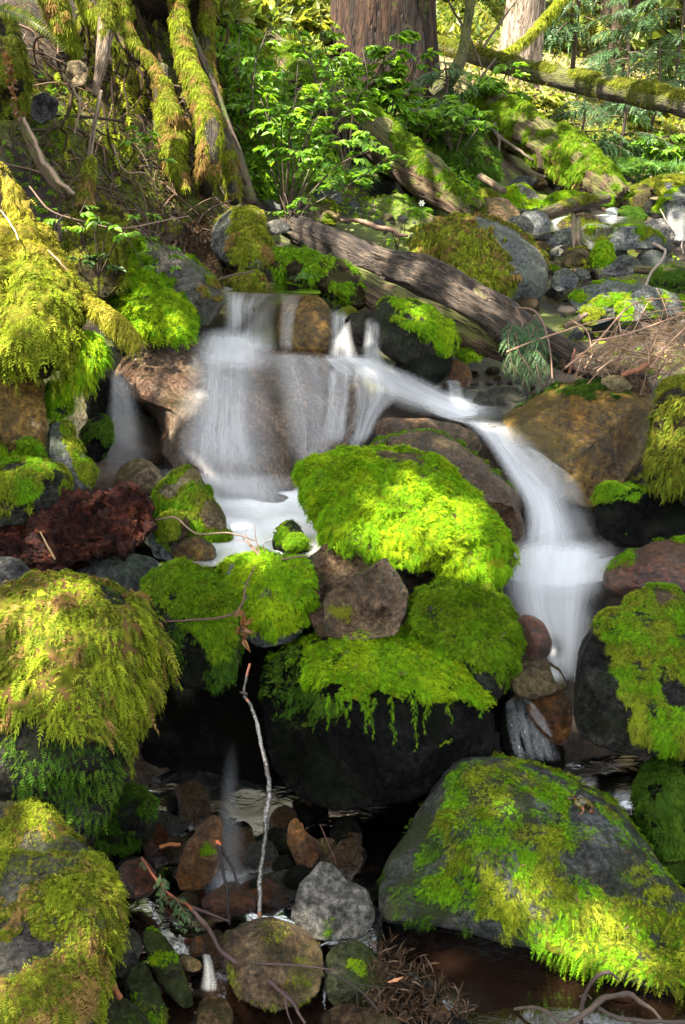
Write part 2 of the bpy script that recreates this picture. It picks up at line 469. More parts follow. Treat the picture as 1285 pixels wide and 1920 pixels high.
def hang_strands(g, tops, pal='green', t=None, sc=1.0):
    """moss strings hanging straight down: (x, y, length px, t)"""
    for (x, y, ln, tt) in tops:
        h0 = at(x, y, tt); n = max(4, int(ln / 4)); l = ln / FPX * tt
        s = np.linspace(0, 1, n); 
        wob = np.cumsum(rng.normal(0, .0025, (n, 3)), 0); wob[:, 2] = 0
        P = h0 + np.c_[np.zeros(n), np.zeros(n), -s * l] + wob
        K = n * 4
        Pb = np.repeat(P, 4, 0)
        a = rng.uniform(0, 2 * math.pi, K)
        D = unit(np.c_[np.cos(a) * .55, np.sin(a) * .55, -np.ones(K)])
        frond_geo(g, Pb, D, unit(rng.normal(size=(K, 3))), sc * 0.0095 * rng.uniform(.4, 1.5, K) * np.repeat(1.2 - s * .6, 4), palette(Pb, pal, 9, 2), 4, .4, .3)

ROCKV = {}
def rock(name, label, outline, t, mat, thick=0.8, lean=0.6, p=2.6, amp=0.05, freq=2.2, facets=0, sub=5, seed=None, moss=None, group=None, cat=None, fcut=0.80, ridge=0.0):
    O = np.asarray(outline, float)
    c = np.array([(O[:, 0].min() + O[:, 0].max()) / 2, (O[:, 1].min() + O[:, 1].max()) / 2])
    c = 0.5 * c + 0.5 * O.mean(0)
    seed = seed if seed is not None else (int(abs(c[0]) * 7 + abs(c[1]) * 13) % 9973)
    r_ = np.random.default_rng(seed)
    # polar radius of the outline
    # smooth the outline (Chaikin) then sample
    Q = O
    for _ in range(1 if facets >= 4 else 2):
        cc = .12 if facets >= 4 else .22
        Qn = np.roll(Q, -1, 0); Q = np.stack([Q * (1 - cc) + Qn * cc, Q * cc + Qn * (1 - cc)], 1).reshape(-1, 2)
    Q = np.concatenate([Q + (np.roll(Q, -1, 0) - Q) * f_ for f_ in np.linspace(0, 1, 12, endpoint=False)[:, None, None]])
    th = np.arctan2(Q[:, 1] - c[1], Q[:, 0] - c[0]); rr = np.hypot(Q[:, 0] - c[0], Q[:, 1] - c[1])
    o = np.argsort(th); th = th[o]; rr = rr[o]
    V, T = ico(sub)
    T = T[:, ::-1]
    ang = np.arctan2(V[:, 1], V[:, 0]); s = np.hypot(V[:, 0], V[:, 1]); cz = V[:, 2]
    R = np.interp(ang, np.r_[th - 2 * math.pi, th, th + 2 * math.pi], np.r_[rr, rr, rr])
    k = (s ** p + np.abs(cz) ** p) ** (1 / p)
    s2 = s / k; c2 = cz / k
    mr = math.sqrt(np.mean(rr ** 2))
    X = c[0] + np.cos(ang) * R * s2; Y = c[1] + np.sin(ang) * R * s2
    rm = mr / FPX * t
    dt = lean * (c[1] - Y) / FPX * t - thick * rm * c2
    P = at(X, Y, t + dt)
    # facets: planes cut through the front
    cen = at(c[0], c[1], t)
    facets += 2; fw = sstep(.02, .55, cz)
    for _ in range(facets):
        n = unit(r_.normal(size=3) * (.85 if facets >= 6 else 1) + np.array([0, -1.1 if facets >= 6 else -.8, 0.5]))
        q = (P - cen) @ n; d = np.quantile(q, min(.97, fcut - (.14 if facets >= 6 else 0) + r_.uniform(-.06, .14)))
        ov = np.maximum(q - d, 0)
        P = P - n * (ov * 0.9 * fw)[:, None]
    Nv = vnormals(P, T)
    q = P / rm * freq / 2 + seed * 1.37
    ds = fbm(q, 5, seed % 50) * amp * 2.4 + fbm(q * 4.7, 4, 7) * amp * 0.7
    if sub >= 5: ds = ds + (fbm(q * 13, 3, 17) * .30 - np.abs(fbm(q * 8, 3, 19)) * .45) * amp
    if ridge: ds = ds - ridge * np.abs(fbm(q * 1.7, 4, 3))
    P = P + Nv * (ds * rm)[:, None]
    register(P, T); ROCKV[label] = (P, T)
    ob = build_mesh(name, P, T, M[mat])
    tag(ob, label, cat or name.replace('_', ' '), group)
    if moss:
        for mm in (moss if isinstance(moss, list) else [moss]):
            mm = dict(mm); moss_on(P, T, ob, None, seed=seed, **mm)
    return ob

def cr(pts, n):
    """Catmull-Rom resample of a polyline of any dimension"""
    P = np.asarray(pts, float)
    if len(P) == 2: 
        s = np.linspace(0, 1, n)[:, None]; return P[0] * (1 - s) + P[1] * s
    E = np.vstack([2 * P[0] - P[1], P, 2 * P[-1] - P[-2]])
    u = np.linspace(0, len(P) - 1 - 1e-9, n); i = u.astype(int); f = (u - i)[:, None]
    a, b, c, d = E[i], E[i + 1], E[i + 2], E[i + 3]
    return 0.5 * (2 * b + (c - a) * f + (2 * a - 5 * b + 4 * c - d) * f ** 2 + (3 * b - a - 3 * c + d) * f ** 3)

def tube(path, rad, sides=8, cap=True):
    """path (n,3) world, rad (n,) -> verts, quads (+cap tris), grain coords, outward normals"""
    path = np.asarray(path, float); n = len(path); rad = np.broadcast_to(rad, (n,)).astype(float)
    tg = unit(np.gradient(path, axis=0))
    ref = np.array([0, 0, 1.0]) if abs(tg[0, 2]) < .9 else np.array([1.0, 0, 0])
    a = unit(np.cross(tg[0], ref)); A = []
    for k in range(n):
        a = a - tg[k] * (a @ tg[k]); a = a / max(np.linalg.norm(a), 1e-9); A.append(a)
    A = np.array(A); B = np.cross(tg, A)
    th = np.linspace(0, 2 * math.pi, sides, endpoint=False)
    dirs = A[:, None, :] * np.cos(th)[None, :, None] + B[:, None, :] * np.sin(th)[None, :, None]
    V = (path[:, None, :] + dirs * rad[:, None, None]).reshape(-1, 3)
    i = np.arange(n - 1)[:, None] * sides; j = np.arange(sides)[None]; j2 = (j + 1) % sides
    F = np.stack([i + j, i + j2, i + sides + j2, i + sides + j], -1).reshape(-1, 4)
    ln = np.r_[0, np.cumsum(np.linalg.norm(np.diff(path, axis=0), axis=1))]
    G = np.stack([np.cos(th)[None] * rad[:, None], np.sin(th)[None] * rad[:, None], np.broadcast_to(ln[:, None], (n, sides))], -1).reshape(-1, 3)
    return V, F, G, dirs.reshape(-1, 3)

def log(name, label, pts, radpx, mat, sides=28, n=60, amp=0.15, fr=(30, 30, 3), moss=None, cat='log', group=None, ends=(0.25, 0.25), knots=0, parent=None, jag=0.0, seed=3):
    """a trunk or log along photo points (x, y, t); radii in photo px"""
    P = cr(pts, n); R = cr(np.asarray(radpx, float)[:, None], n)[:, 0] if len(radpx) > 1 else np.full(n, radpx[0])
    W = at(P[:, 0], P[:, 1], P[:, 2]); r = R / FPX * P[:, 2]
    e = np.linspace(0, 1, n)
    if jag:
        W = W + unit(np.gradient(W, axis=0)) * 0
    V, F, G, Dn = tube(W, r, sides)
    rr = np.repeat(r, sides)
    q = G * np.array(fr) + seed * 3.1
    d = fbm(q, 4, seed) * amp - np.abs(fbm(q * 2.3, 3, seed + 5)) * amp * .7 + fbm(G * 5 + seed, 3, 9) * amp * 0.8
    if jag: d = d - 1.1 * amp * np.exp(-(fbm(G * np.array([15, 15, .8]) + seed, 2, 3) / .05) ** 2)
    V = V + Dn * (d * rr)[:, None]
    if jag:   # splintered ends
        tg = np.repeat(unit(np.gradient(W, axis=0)), sides, 0)
        ring = np.repeat(np.arange(n), sides); th = np.tile(np.arange(sides), n)
        jn = vnoise(np.c_[th * 0.9, np.zeros(len(th)), np.full(len(th), seed)], 4)
        wgt = sstep(4, 0, ring) - sstep(n - 5, n - 1, ring)
        V = V - tg * (wgt * (jn + .3) * rr * jag)[:, None]
    # close the ends
    c0 = len(V); V = np.vstack([V, V[:sides].mean(0), V[-sides:].mean(0)])
    G = np.vstack([G, G[0] * 0, G[-1] * [0, 0, 1]])
    j = np.arange(sides); j2 = (j + 1) % sides
    Tc = np.vstack([np.stack([j2, j, np.full(sides, c0)], 1), np.stack([c0 - sides + j, c0 - sides + j2, np.full(sides, c0 + 1)], 1)])
    T = np.vstack([F[:, [0, 1, 2]], F[:, [0, 2, 3]], Tc])
    register(V, T)
    ob = build_mesh(name, V, {4: F, 3: Tc}, M[mat], parent, attrs={'Grain': G})
    if parent is None: tag(ob, label, cat, group)
    if moss:
        for mm in (moss if isinstance(moss, list) else [moss]): moss_on(V, T, ob, None, **mm)
    return ob

def leaf_geo(g, P, D, Nn, L, W, col, fold=0.18, bend=0.12):
    K = len(P)
    side = unit(np.cross(D, Nn)); up = np.cross(side, D)
    L = L[:, None]; W = np.asarray(W)[:, None] if np.ndim(W) else W
    b = P; tip = P + D * L - up * L * bend
    l1 = P + D * L * .3 - side * W * .5 + up * W * fold; l2 = P + D * L * .68 - side * W * .36 + up * W * fold * .6
    r1 = P + D * L * .3 + side * W * .5 + up * W * fold; r2 = P + D * L * .68 + side * W * .36 + up * W * fold * .6
    m1 = P + D * L * .5
    V = np.stack([b, l1, l2, tip, r2, r1], 1).reshape(-1, 3)
    i = np.arange(K)[:, None] * 6
    g.add(V, np.vstack([i + [0, 1, 2, 3], i + [0, 3, 4, 5]]), np.repeat(col, 6, 0))

LEAFC = {
 'maple': [(.100, .220, .014), (.075, .180, .012), (.150, .260, .018)],
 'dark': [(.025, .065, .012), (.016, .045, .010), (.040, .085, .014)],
 'fern': [(.045, .120, .018), (.030, .085, .014), (.075, .150, .020)],
 'sun': [(.150, .185, .020), (.100, .150, .016), (.210, .215, .030)],  # sunlit leaf tint; sunshine is put into the colour
 'far': [(.110, .150, .020), (.070, .110, .016), (.170, .180, .030)],
 'hem': [(.035, .085, .024), (.022, .060, .018), (.055, .110, .028)],
 'brown': [(.130, .060, .022), (.085, .040, .016), (.190, .100, .045)],
 'litter': [(.060, .034, .018), (.100, .058, .032), (.035, .022, .013), (.150, .100, .065)],
}
def leafcol(n, pal):
    A = np.array(LEAFC[pal]); return A[rng.integers(0, len(A), n)] * np.exp(rng.normal(0, .18, (n, 1)))

def spray(g, gs, a, b, nleaf, L, pal, flat=0.25, tw=0.004, wr=0.55, droop=0.25):
    """a leafy side twig from a to b with leaves in two ranks lying roughly level"""
    a = np.asarray(a); b = np.asarray(b); l = np.linalg.norm(b - a)
    m = (a + b) / 2 + np.array([0, 0, l * .12]); pth = cr([a, m, b], 8)
    V, F, G, _ = tube(pth, np.linspace(tw, tw * .4, 8), 4); gs.add(V, F, (.045, .035, .02))
    s = np.sort(rng.uniform(.12, 1, nleaf)); s[-1] = 1.0
    Pq = cr([a, m, b], 40); P = Pq[(s * 39).astype(int)]
    ax = unit(b - a); hor = unit(np.cross(ax, [0, 0, 1.0]))
    sg = np.where(np.arange(nleaf) % 2, 1, -1)[:, None]
    D = unit(ax * .75 + hor * sg * .8 + rng.normal(0, .22, (nleaf, 3)) + np.array([0, 0, -droop]))
    Nn = unit(np.array([0, 0, 1.0]) + rng.normal(0, flat, (nleaf, 3)))
    Lf = L * rng.uniform(.55, 1.15, nleaf)
    leaf_geo(g, P, D, Nn, Lf, Lf * wr, leafcol(nleaf, pal))

def bough_geo(g, gs, pth, width, nb, pal, nl=0.02, tw=0.004, droop=0.4, dens=14, twigcol=(.06, .04, .025)):
    """conifer bough: axis path, side twigs two-ranked, each lined with needles (one frond per twig)"""
    P = cr(pth, 40); n = 40
    V, F, G, _ = tube(P[::3], np.linspace(tw, tw * .3, len(P[::3])), 5); gs.add(V, F, twigcol)
    s = rng.uniform(.06, 1, nb); i = (s * 39).astype(int)
    tg = unit(np.gradient(P, axis=0))[i]
    hor = unit(np.cross(tg, np.array([0, 0, 1.0])) + 1e-6)
    sg = np.where(rng.random(nb) < .5, 1, -1)[:, None]
    D = unit(tg * .75 + hor * sg * .9 + np.array([0, 0, -.12]) + rng.normal(0, .15, (nb, 3)))
    Nn = unit(np.array([0, 0, 1.0]) + rng.normal(0, .3, (nb, 3)))
    L = width * (1.05 - .75 * s) * rng.uniform(.6, 1.2, nb)
    frond_geo(g, P[i], D, Nn, L, leafcol(nb, pal), pairs=dens, wid=nl, droop=droop, lw=.55 / dens, tip=1.0)

def fern(name, label, x, y, t, size, nf, pal='fern', group='ferns on the stream bank', tilt=(0.2, 0.75)):
    base, n, tt = (at(x, y, t), None, t)
    g = Geo()
    for k in range(nf):
        a = 2 * math.pi * (k + rng.uniform(-.3, .3)) / nf; e = rng.uniform(*tilt)
        D = np.array([[math.cos(a), math.sin(a), e + .35]]); D = unit(D)
        frond_geo(g, base[None], D, np.array([[0, 0, 1.0]]) + 0 * D, np.array([size * rng.uniform(.7, 1.15)]), leafcol(1, pal), pairs=22, wid=.17, droop=.55, lw=.03, tip=1.0)
    o = g.build(name, M['leaf'], smooth=False, origin=base)
    return tag(o, label, 'fern', group)

def ribbon(rows, nu, nv, off=0.02, snap=True, tmax=None, front=None):
    """water sheet: rows of photo points (x, y, t) from left to right, listed down the flow; lies just off the stone it runs over"""
    Rw = np.stack([cr(r, nu) for r in rows]); G = cr(Rw.reshape(len(rows), -1), nv).reshape(nv, nu, 3)
    if snap:
        tt = G[:, :, 2].copy()
        for i in range(nv):
            for j in range(nu):
                _, _, th = hit(G[i, j, 0], G[i, j, 1], 99)
                if tt[i, j] - 0.14 < th < tt[i, j] + 0.25: tt[i, j] = min(tt[i, j] + 0.12, th - off)
        for _ in range(6):
            q = tt.copy(); q[1:-1] = (tt[:-2] + 2 * tt[1:-1] + tt[2:]) / 4; q[:, 1:-1] = (q[:, :-2] + 2 * q[:, 1:-1] + q[:, 2:]) / 4
            tt = np.minimum(q, tt + 0.015)
        G[:, :, 2] = tt
    P = at(G[:, :, 0], G[:, :, 1], G[:, :, 2])
    du = np.zeros((nv, nu)); du[:, 1:] = np.cumsum(np.linalg.norm(np.diff(P, axis=1), axis=2), 1); du -= du.mean(1, keepdims=True)
    um = np.linspace(-.5, .5, nu)[None] * du.ptp(1).mean() if hasattr(du, 'ptp') else np.linspace(-.5, .5, nu)[None] * np.ptp(du, 1).mean()
    um = np.broadcast_to(um, (nv, nu))
    dv = np.zeros((nv, nu)); dv[1:] = np.cumsum(np.linalg.norm(np.diff(P, axis=0), axis=2), 0)
    uu = np.broadcast_to(np.linspace(0, 1, nu)[None], (nv, nu)); vv = np.broadcast_to(np.linspace(0, 1, nv)[:, None], (nv, nu))
    i = np.arange(nv - 1)[:, None] * nu; j = np.arange(nu - 1)[None]
    F = np.stack([i + j, i + j + nu, i + j + nu + 1, i + j + 1], -1).reshape(-1, 4)
    return P.reshape(-1, 3), F, np.stack([um, dv, uu * 0], -1).reshape(-1, 3), np.stack([uu, vv, uu * 0], -1).reshape(-1, 3)

def water_mat(name, dens=0.7, lo=0.0, eu=0.15, ev0=0.05, ev1=0.1, fu=45, fv=2.2, col=(.70, .71, .72), contrast=1.0, sparkle=0.0):
    m, nt = newmat(name); k = N(nt)
    fl = k.n('Attribute', attribute_name='Flow').outputs['Vector']; uv = k.n('Attribute', attribute_name='Sheet').outputs['Vector']
    sx = k.n('SeparateXYZ', i0=uv); u, v = sx.outputs[0], sx.outputs[1]
    e = k.math('MULTIPLY', k.n('MapRange', interpolation_type='SMOOTHSTEP', i0=u, i1=0.0, i2=eu).outputs[0],
               k.n('MapRange', interpolation_type='SMOOTHSTEP', i0=k.math('SUBTRACT', 1.0, u), i1=0.0, i2=eu).outputs[0])
    if ev0: e = k.math('MULTIPLY', e, k.n('MapRange', interpolation_type='SMOOTHSTEP', i0=v, i1=0.0, i2=ev0).outputs[0])
    if ev1: e = k.math('MULTIPLY', e, k.n('MapRange', interpolation_type='SMOOTHSTEP', i0=k.math('SUBTRACT', 1.0, v), i1=0.0, i2=ev1).outputs[0])
    wob = k.n('TexNoise', Vector=fl, Scale=6.0, Detail=2).outputs[1]
    flw = k.mix(0.03, fl, wob)
    s1 = k.noise(k.n('Mapping', Vector=flw, Scale=(fu, fv, 1)).outputs[0], 1.0, 4, 0.6)
    s2 = k.noise(k.n('Mapping', Vector=flw, Scale=(fu * 4, fv * 1.8, 1)).outputs[0], 1.0, 4, 0.6)
    s3 = k.noise(k.n('Mapping', Vector=flw, Scale=(fu * .28, fv * .8, 1)).outputs[0], 1.0, 3, 0.5)
    s = k.math('ADD', k.math('ADD', k.math('MULTIPLY', s1, .42), k.math('MULTIPLY', s2, .22)), k.math('MULTIPLY', s3, .36))
    s = k.mrange(s, 0.5 - .19 / contrast, 0.5 + .19 / contrast, lo, 1.0)
    a = k.math('MULTIPLY', k.math('MULTIPLY', s, dens), e, True)
    if sparkle:
        sp = k.mrange(k.noise(k.n('Mapping', Vector=fl, Scale=(330, 45, 1)).outputs[0], 1.0, 2, 0.5), 0.69, 0.74, 0, sparkle)
        a = k.math('MAXIMUM', a, k.math('MULTIPLY', sp, e))
    d = k.n('BsdfDiffuse', Color=(*col, 1)); tr = k.n('BsdfTranslucent', Color=(*col, 1))
    body = k.n('MixShader', i0=0.4, i1=d.outputs[0], i2=tr.outputs[0])
    clear = k.n('BsdfTransparent')
    k.out(k.n('MixShader', i0=a, i1=clear.outputs[0], i2=body.outputs[0]).outputs[0]); return m

def water_sheet(name, rows, mat, nu=24, nv=40, off=0.02, snap=True, parent=None):
    V, F, fl, uv = ribbon(rows, nu, nv, off, snap)
    o = build_mesh(name, V, F, mat, parent, attrs={'Flow': fl, 'Sheet': uv})
    if parent is None: tag(o, kind='structure')
    return o

def pool_mat(name, tint=(.30, .22, .14), foam=0.0, fscale=10, clear=0.75, bump=0.25):
    m, nt = newmat(name); k = N(nt)
    co = k.n('NewGeometry').outputs['Position']
    n1 = k.noise(k.n('Mapping', Vector=co, Scale=(fscale, fscale * 1.6, 1)).outputs[0], 1.0, 4, 0.55, 1.0)
    bp = k.n('Bump', Strength=bump, Distance=0.02, Height=n1).outputs[0]
    fr = k.n('Fresnel', IOR=1.33, Normal=bp).outputs[0]
    gl = k.n('BsdfGlossy', Roughness=0.06, Normal=bp); tr = k.n('BsdfTransparent', Color=(*[c ** .4 for c in tint], 1))
    df = k.n('BsdfDiffuse', Color=(*[c * .18 for c in tint], 1))
    under = k.n('MixShader', i0=clear, i1=df.outputs[0], i2=tr.outputs[0])
    w_ = k.n('MixShader', i0=fr, i1=under.outputs[0], i2=gl.outputs[0])
    fa = k.n('Attribute', attribute_name='Col'); fx = k.n('SeparateColor', i0=fa.outputs[0]).outputs[0]
    f = k.math('MULTIPLY', fx, k.mrange(n1, .3, .62, .85, 1.0), True)
    wd = k.n('BsdfDiffuse', Color=(.70, .71, .72, 1))
    k.out(k.n('MixShader', i0=f, i1=w_.outputs[0], i2=wd.outputs[0]).outputs[0]); return m

def pool(name, outline, z, mat, foams=(), n=60):
    """level water surface: outline in photo px dropped onto the plane z; foam = (x, y, radius px, strength)"""
    O = np.asarray(outline, float); W = []
    for x, y in O:
        d = at(x, y, 1.0) - C0; W.append(C0 + d * (z - C0[2]) / d[2])
    W = cr(np.array(W + [W[0]]), n)[:-1]; c = W.mean(0)
    rings = [c + (W - c) * s for s in np.linspace(0, 1, 26)[1:]]
    V = np.vstack([c] + rings); m = len(W); T = []
    j = np.arange(m); j2 = (j + 1) % m
    T.append(np.stack([np.zeros(m, int), 1 + j, 1 + j2], 1))
    for r in range(24):
        a = 1 + r * m; b = a + m
        T += [np.stack([a + j, b + j, b + j2], 1), np.stack([a + j, b + j2, a + j2], 1)]
    T = np.vstack(T)
    X, Y, _ = px(V); f = np.zeros(len(V))
    for (x, y, r, s) in foams: f = np.maximum(f, s * np.exp(-(((X - x) / r) ** 2 + ((Y - y) / (r * .5)) ** 2)))
    V[:, 2] = z + fbm(V * 9, 2, 4) * .004 + f * .012
    o = build_mesh(name, V, T, mat, col=np.repeat(f[:, None], 3, 1))
    return tag(o, kind='structure')

def stick(name, label, pts, radpx, cat='stick', mat='twig', col=(.06, .035, .02), group=None, n=40, sides=7, parent=None, marks=None, sub=()):
    P = cr(pts, n); W = at(P[:, 0], P[:, 1], P[:, 2]); R = np.interp(np.linspace(0, 1, n), np.linspace(0, 1, len(radpx)), radpx) / FPX * P[:, 2]
    W = W + fbm(W * 25, 2, 3)[:, None] * R[:, None] * .8
    V, F, G, Dn = tube(W, R, sides)
    V = V + Dn * (fbm(V * 90, 3, 8) * np.repeat(R, sides) * .45)[:, None]
    c = np.array(col) * np.exp(rng.normal(0, .12, (len(V), 1)))
    if marks: c = marks(np.repeat(np.linspace(0, 1, n), sides), V, c)
    g = Geo(); g.add(V, F, c)
    for (sp, sr) in sub:
        q = cr(sp, 14); w2 = at(q[:, 0], q[:, 1], q[:, 2]); v2, f2, _, _ = tube(w2, np.linspace(sr, sr * .4, 14) / FPX * q[:, 2], 5)
        g.add(v2, f2, np.array(col) * 1.1)
    o = g.build(name, M[mat], parent)
    if parent is None: tag(o, label, cat, group)
    return o
# ------------------------------------------------------------------ ground
GP = []
for x, y, t in [(200,450,3.9),(100,250,4.0),(0,0,4.3),(-150,200,4.0),(300,200,4.75),(420,100,5.7),(250,0,5.2),(480,390,5.0),(350,350,4.6),(400,450,4.4),(600,350,5.8),
                (560,200,6.4),(600,100,7.7),(600,0,9.5),(720,180,8.2),(760,340,6.1),(900,250,7.6),(880,375,6.6),(1000,385,6.9),(1000,470,5.5),(1150,450,6.1),
                (1200,600,4.5),(1050,700,4.05),(1200,420,7.1),(1150,330,8.7),(1285,300,9.2),(1100,250,11),(950,110,12.5),(1285,200,13.5),(1285,100,18.5),
                (1100,100,17.5),(800,0,16.5),(1285,0,27),(700,-50,23),(1450,420,7.2),(1450,600,4.7),(1450,250,11),
                (700,640,4.15),(560,500,4.5),(640,560,4.4),(800,560,4.5),(900,740,3.95),(800,760,3.85),(900,900,3.5),(1000,1000,3.35),(1060,1100,3.15),(1050,1200,3.0),(1060,1290,2.95),
                (480,560,4.25),(300,580,4.2),(150,800,3.6)]:
    p = at(x, y, t); GP.append((p[0], p[1], p[2] - 0.03))
GP += [(-.6,1.2,-.12),(0,1.2,-.15),(.6,1.2,-.16),(1.3,1.2,-.1),(-1.3,1.2,.2),(-.5,1.9,-.12),(0,1.9,-.13),(.5,1.9,-.16),(-.1,2.25,-.10),(-.35,2.2,-.10),(.35,2.25,-.15),
       (-.2,2.42,-.12),(.2,2.45,-.14),(-.5,2.4,-.05),(-.1,2.58,-.1),(.2,2.58,-.1),(-.35,2.66,.0),(-.4,2.85,.27),(.2,2.85,.27),(0,2.9,.27),(-.3,3.2,.27),(-.6,3.0,.3),(.1,3.3,.3),(.75,2.5,-.10),(.95,2.4,-.1),(1.3,2.4,.05),
       (-1.1,2.2,.3),(-.9,2.6,.45),(-1.1,3.0,.75),(-1.5,3.0,1.25),(-2.2,3.0,1.8),(-2,2,1.0),(-3.5,3,2.6),(-3,1,1.2),(1.3,2.9,.25),(1.8,3.0,.5),(2.6,3,.9),(2.2,1.5,.2),(3.5,2,1.0),(0,0,-.1),(-1,0,-.05),(1,0,-.15),(-3,-3,.8),(3,-3,.5),(0,-4,-.3),
       (.2,3.55,.5),(-.3,3.6,.55),(-.5,3.45,.4),(-.3,4.1,.9),(1.0,3.2,.38),(-6,6,5),(-5,9,5.5),(-8,2,5),(6,3,2.0),(9,8,3),(-9,20,9),(0,30,7.5),(12,30,7.5),(30,40,12),(-30,40,16),(0,60,16),(40,10,8),(-40,10,16)]
GP = np.array(GP)
def _phi(A, B): 
    # nearby spacing counts more than far spacing
    def wv(P): 
        r = np.hypot(P[:, 0], P[:, 1]) + 1e-6; k = np.log1p(r) / r * 3; return P * k[:, None]
    d = np.linalg.norm(wv(A)[:, None] - wv(B)[None], axis=2); return np.sqrt(d * d + 0.03 ** 2)
_A = _phi(GP[:, :2], GP[:, :2]); n_ = len(GP)
_K = np.block([[_A + 0.002 * np.eye(n_), np.ones((n_, 1))], [np.ones((1, n_)), np.zeros((1, 1))]])
_w = np.linalg.solve(_K, np.r_[GP[:, 2], 0])
def height(xy):
    r = np.empty(len(xy))
    for a in range(0, len(xy), 20000):
        q = xy[a:a + 20000]; r[a:a + 20000] = _phi(q, GP[:, :2]) @ _w[:-1] + _w[-1]
    return r
ys = np.r_[np.linspace(-4, .6, 12), np.geomspace(.8, 62, 330)]
us = np.linspace(-1, 1, 261)
half = 3.2 + 0.85 * np.maximum(ys, 0)
GX = us[None] * half[:, None]; GY = np.repeat(ys[:, None], 261, 1)
XY = np.c_[GX.ravel(), GY.ravel()]
Z = height(XY)
pp = np.c_[XY, Z * 1.0]
dist = np.clip(XY[:, 1], 1, 12)
near = sstep(4.5, 2.5, XY[:, 1]); Z = Z + near * (np.abs(fbm(pp * 13, 3, 8)) * .07 - .02)
Z = Z + fbm(pp * 2.2, 5, 2) * 0.02 * dist * .9 + fbm(pp * 9, 4, 5) * .018
GV = np.c_[XY, Z]
r_, c_ = len(ys), 261
i = np.arange(r_ - 1)[:, None] * c_; j = np.arange(c_ - 1)[None]
GF = np.stack([i + j, i + j + 1, i + c_ + j + 1, i + c_ + j], -1).reshape(-1, 4)
GT = np.vstack([GF[:, [0, 1, 2]], GF[:, [0, 2, 3]]])
m, nt = newmat('forest_floor'); k = N(nt)
co = k.n('NewGeometry').outputs['Position']
n1 = k.noise(co, 5, 8, .65); n2 = k.noise(co, 38, 6, .7); n3 = k.noise(co, 1.7, 4, .55, .5)
zz = k.n('SeparateXYZ', i0=co).outputs[2]; yy = k.n('SeparateXYZ', i0=co).outputs[1]
soil = k.ramp(n1, [(.36, (.006, .0045, .003)), (.5, (.024, .016, .010)), (.66, (.075, .050, .030))])
soil = k.mix(.6, soil, k.mix(1.0, soil, k.ramp(n2, [(.3, (.3, .3, .3)), (.7, (1.6, 1.5, 1.4))]), 'MULTIPLY'))
mossc = k.mix(n2, (.045, .070, .008), (.10, .12, .014))
f = k.mrange(n3, .48, .60, 0, .85)
f = k.math('MULTIPLY', f, k.mrange(zz, .5, .9, 0, 1))
soil = k.mix(f, soil, mossc)
litter = k.mix(n2, (.16, .11, .055), (.30, .25, .10))
soil = k.mix(k.math('MULTIPLY', k.mrange(yy, 7.5, 10.5, 0, .8), k.mrange(n1, .35, .6, .5, 1)), soil, litter)
h = k.math('ADD', n1, k.math('MULTIPLY', n2, .6))
b = k.n('BsdfPrincipled', Roughness=k.mrange(zz, .3, .9, .35, .9), Normal=k.n('Bump', Strength=.8, Distance=.03, Height=h).outputs[0]); k.set(b, 'Base Color', soil)
b.inputs['Specular IOR Level'].default_value = .3
k.out(b.outputs[0]); M['ground'] = m
register(GV, GT)
gr = build_mesh('ground', GV, GF, M['ground'], origin=np.zeros(3)); tag(gr, kind='structure')

# ------------------------------------------------------------------ boulders of the cascade
mb = lambda **k: dict(dict(pal='green', L=.024, cov=4.5), **k)
rock('boulder', 'wide wet brown boulder the main waterfall fans over', [(208,712),(225,660),(300,640),(420,640),(520,655),(620,665),(665,690),(690,750),(660,830),(610,850),(560,905),(480,935),(380,920),(300,860),(282,780),(215,745)], 3.62, 'fall', .75, .9, 2.8, .05, 2.4, sub=6, facets=2, ridge=.05)
rock('boulder', 'round wet brown boulder at the lip of the top fall', [(520,600),(530,560),(565,548),(600,553),(628,585),(633,630),(620,668),(560,672),(520,665)], 3.95, 'olive', .9, .5, 2.1, .02, sub=6, fcut=.93)
rock('boulder', 'dark boulder with a bright moss cap right of the small twin falls', [(697,590),(715,562),(745,558),(800,575),(845,610),(860,640),(850,670),(815,690),(760,690),(715,665),(700,630)], 3.8, 'dark', .8, .5, 2.6, .04, sub=5,
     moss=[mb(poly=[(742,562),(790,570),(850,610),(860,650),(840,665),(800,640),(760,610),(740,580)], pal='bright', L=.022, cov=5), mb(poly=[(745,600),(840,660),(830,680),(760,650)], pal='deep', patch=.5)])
rock('stone', 'small glossy black stone between the two narrow falls', [(645,600),(660,583),(690,590),(703,615),(695,640),(675,650),(655,635)], 3.85, 'black', .8, .4, sub=4)
rock('stone', 'wet black ledge stone under the moss-capped dark boulder', [(735,680),(790,665),(850,660),(845,700),(815,730),(770,725),(740,710)], 3.72, 'black', .8, .5, sub=4, facets=3)
rock('boulder', 'grey boulder left of the top fall with moss hanging on its left side', [(232,470),(252,450),(320,455),(370,485),(412,530),(418,580),(390,615),(350,610),(300,590),(255,560),(238,520)], 3.95, 'greywet', .7, .8, 2.8, .06, 2.6, sub=5, facets=3,
     moss=[mb(poly=[(225,440),(262,450),(285,500),(330,540),(372,600),(350,640),(290,640),(240,610),(220,540)], pal='green', L=.03, cov=6, up=(-.8,-.2)), mb(poly=[(370,480),(415,520),(415,580),(385,560)], pal='mix', patch=.55, L=.016)])
rock('mossy_mound', 'bright green moss mound hanging left of the top fall', [(215,500),(262,490),(310,540),(372,605),(350,640),(290,645),(250,620),(222,570)], 3.72, 'bank', .5, .6, 2.2, .08, sub=5, cat='moss mound', moss=mb(pal='bright', L=.032, cov=5, up=(-.7,-.2)))
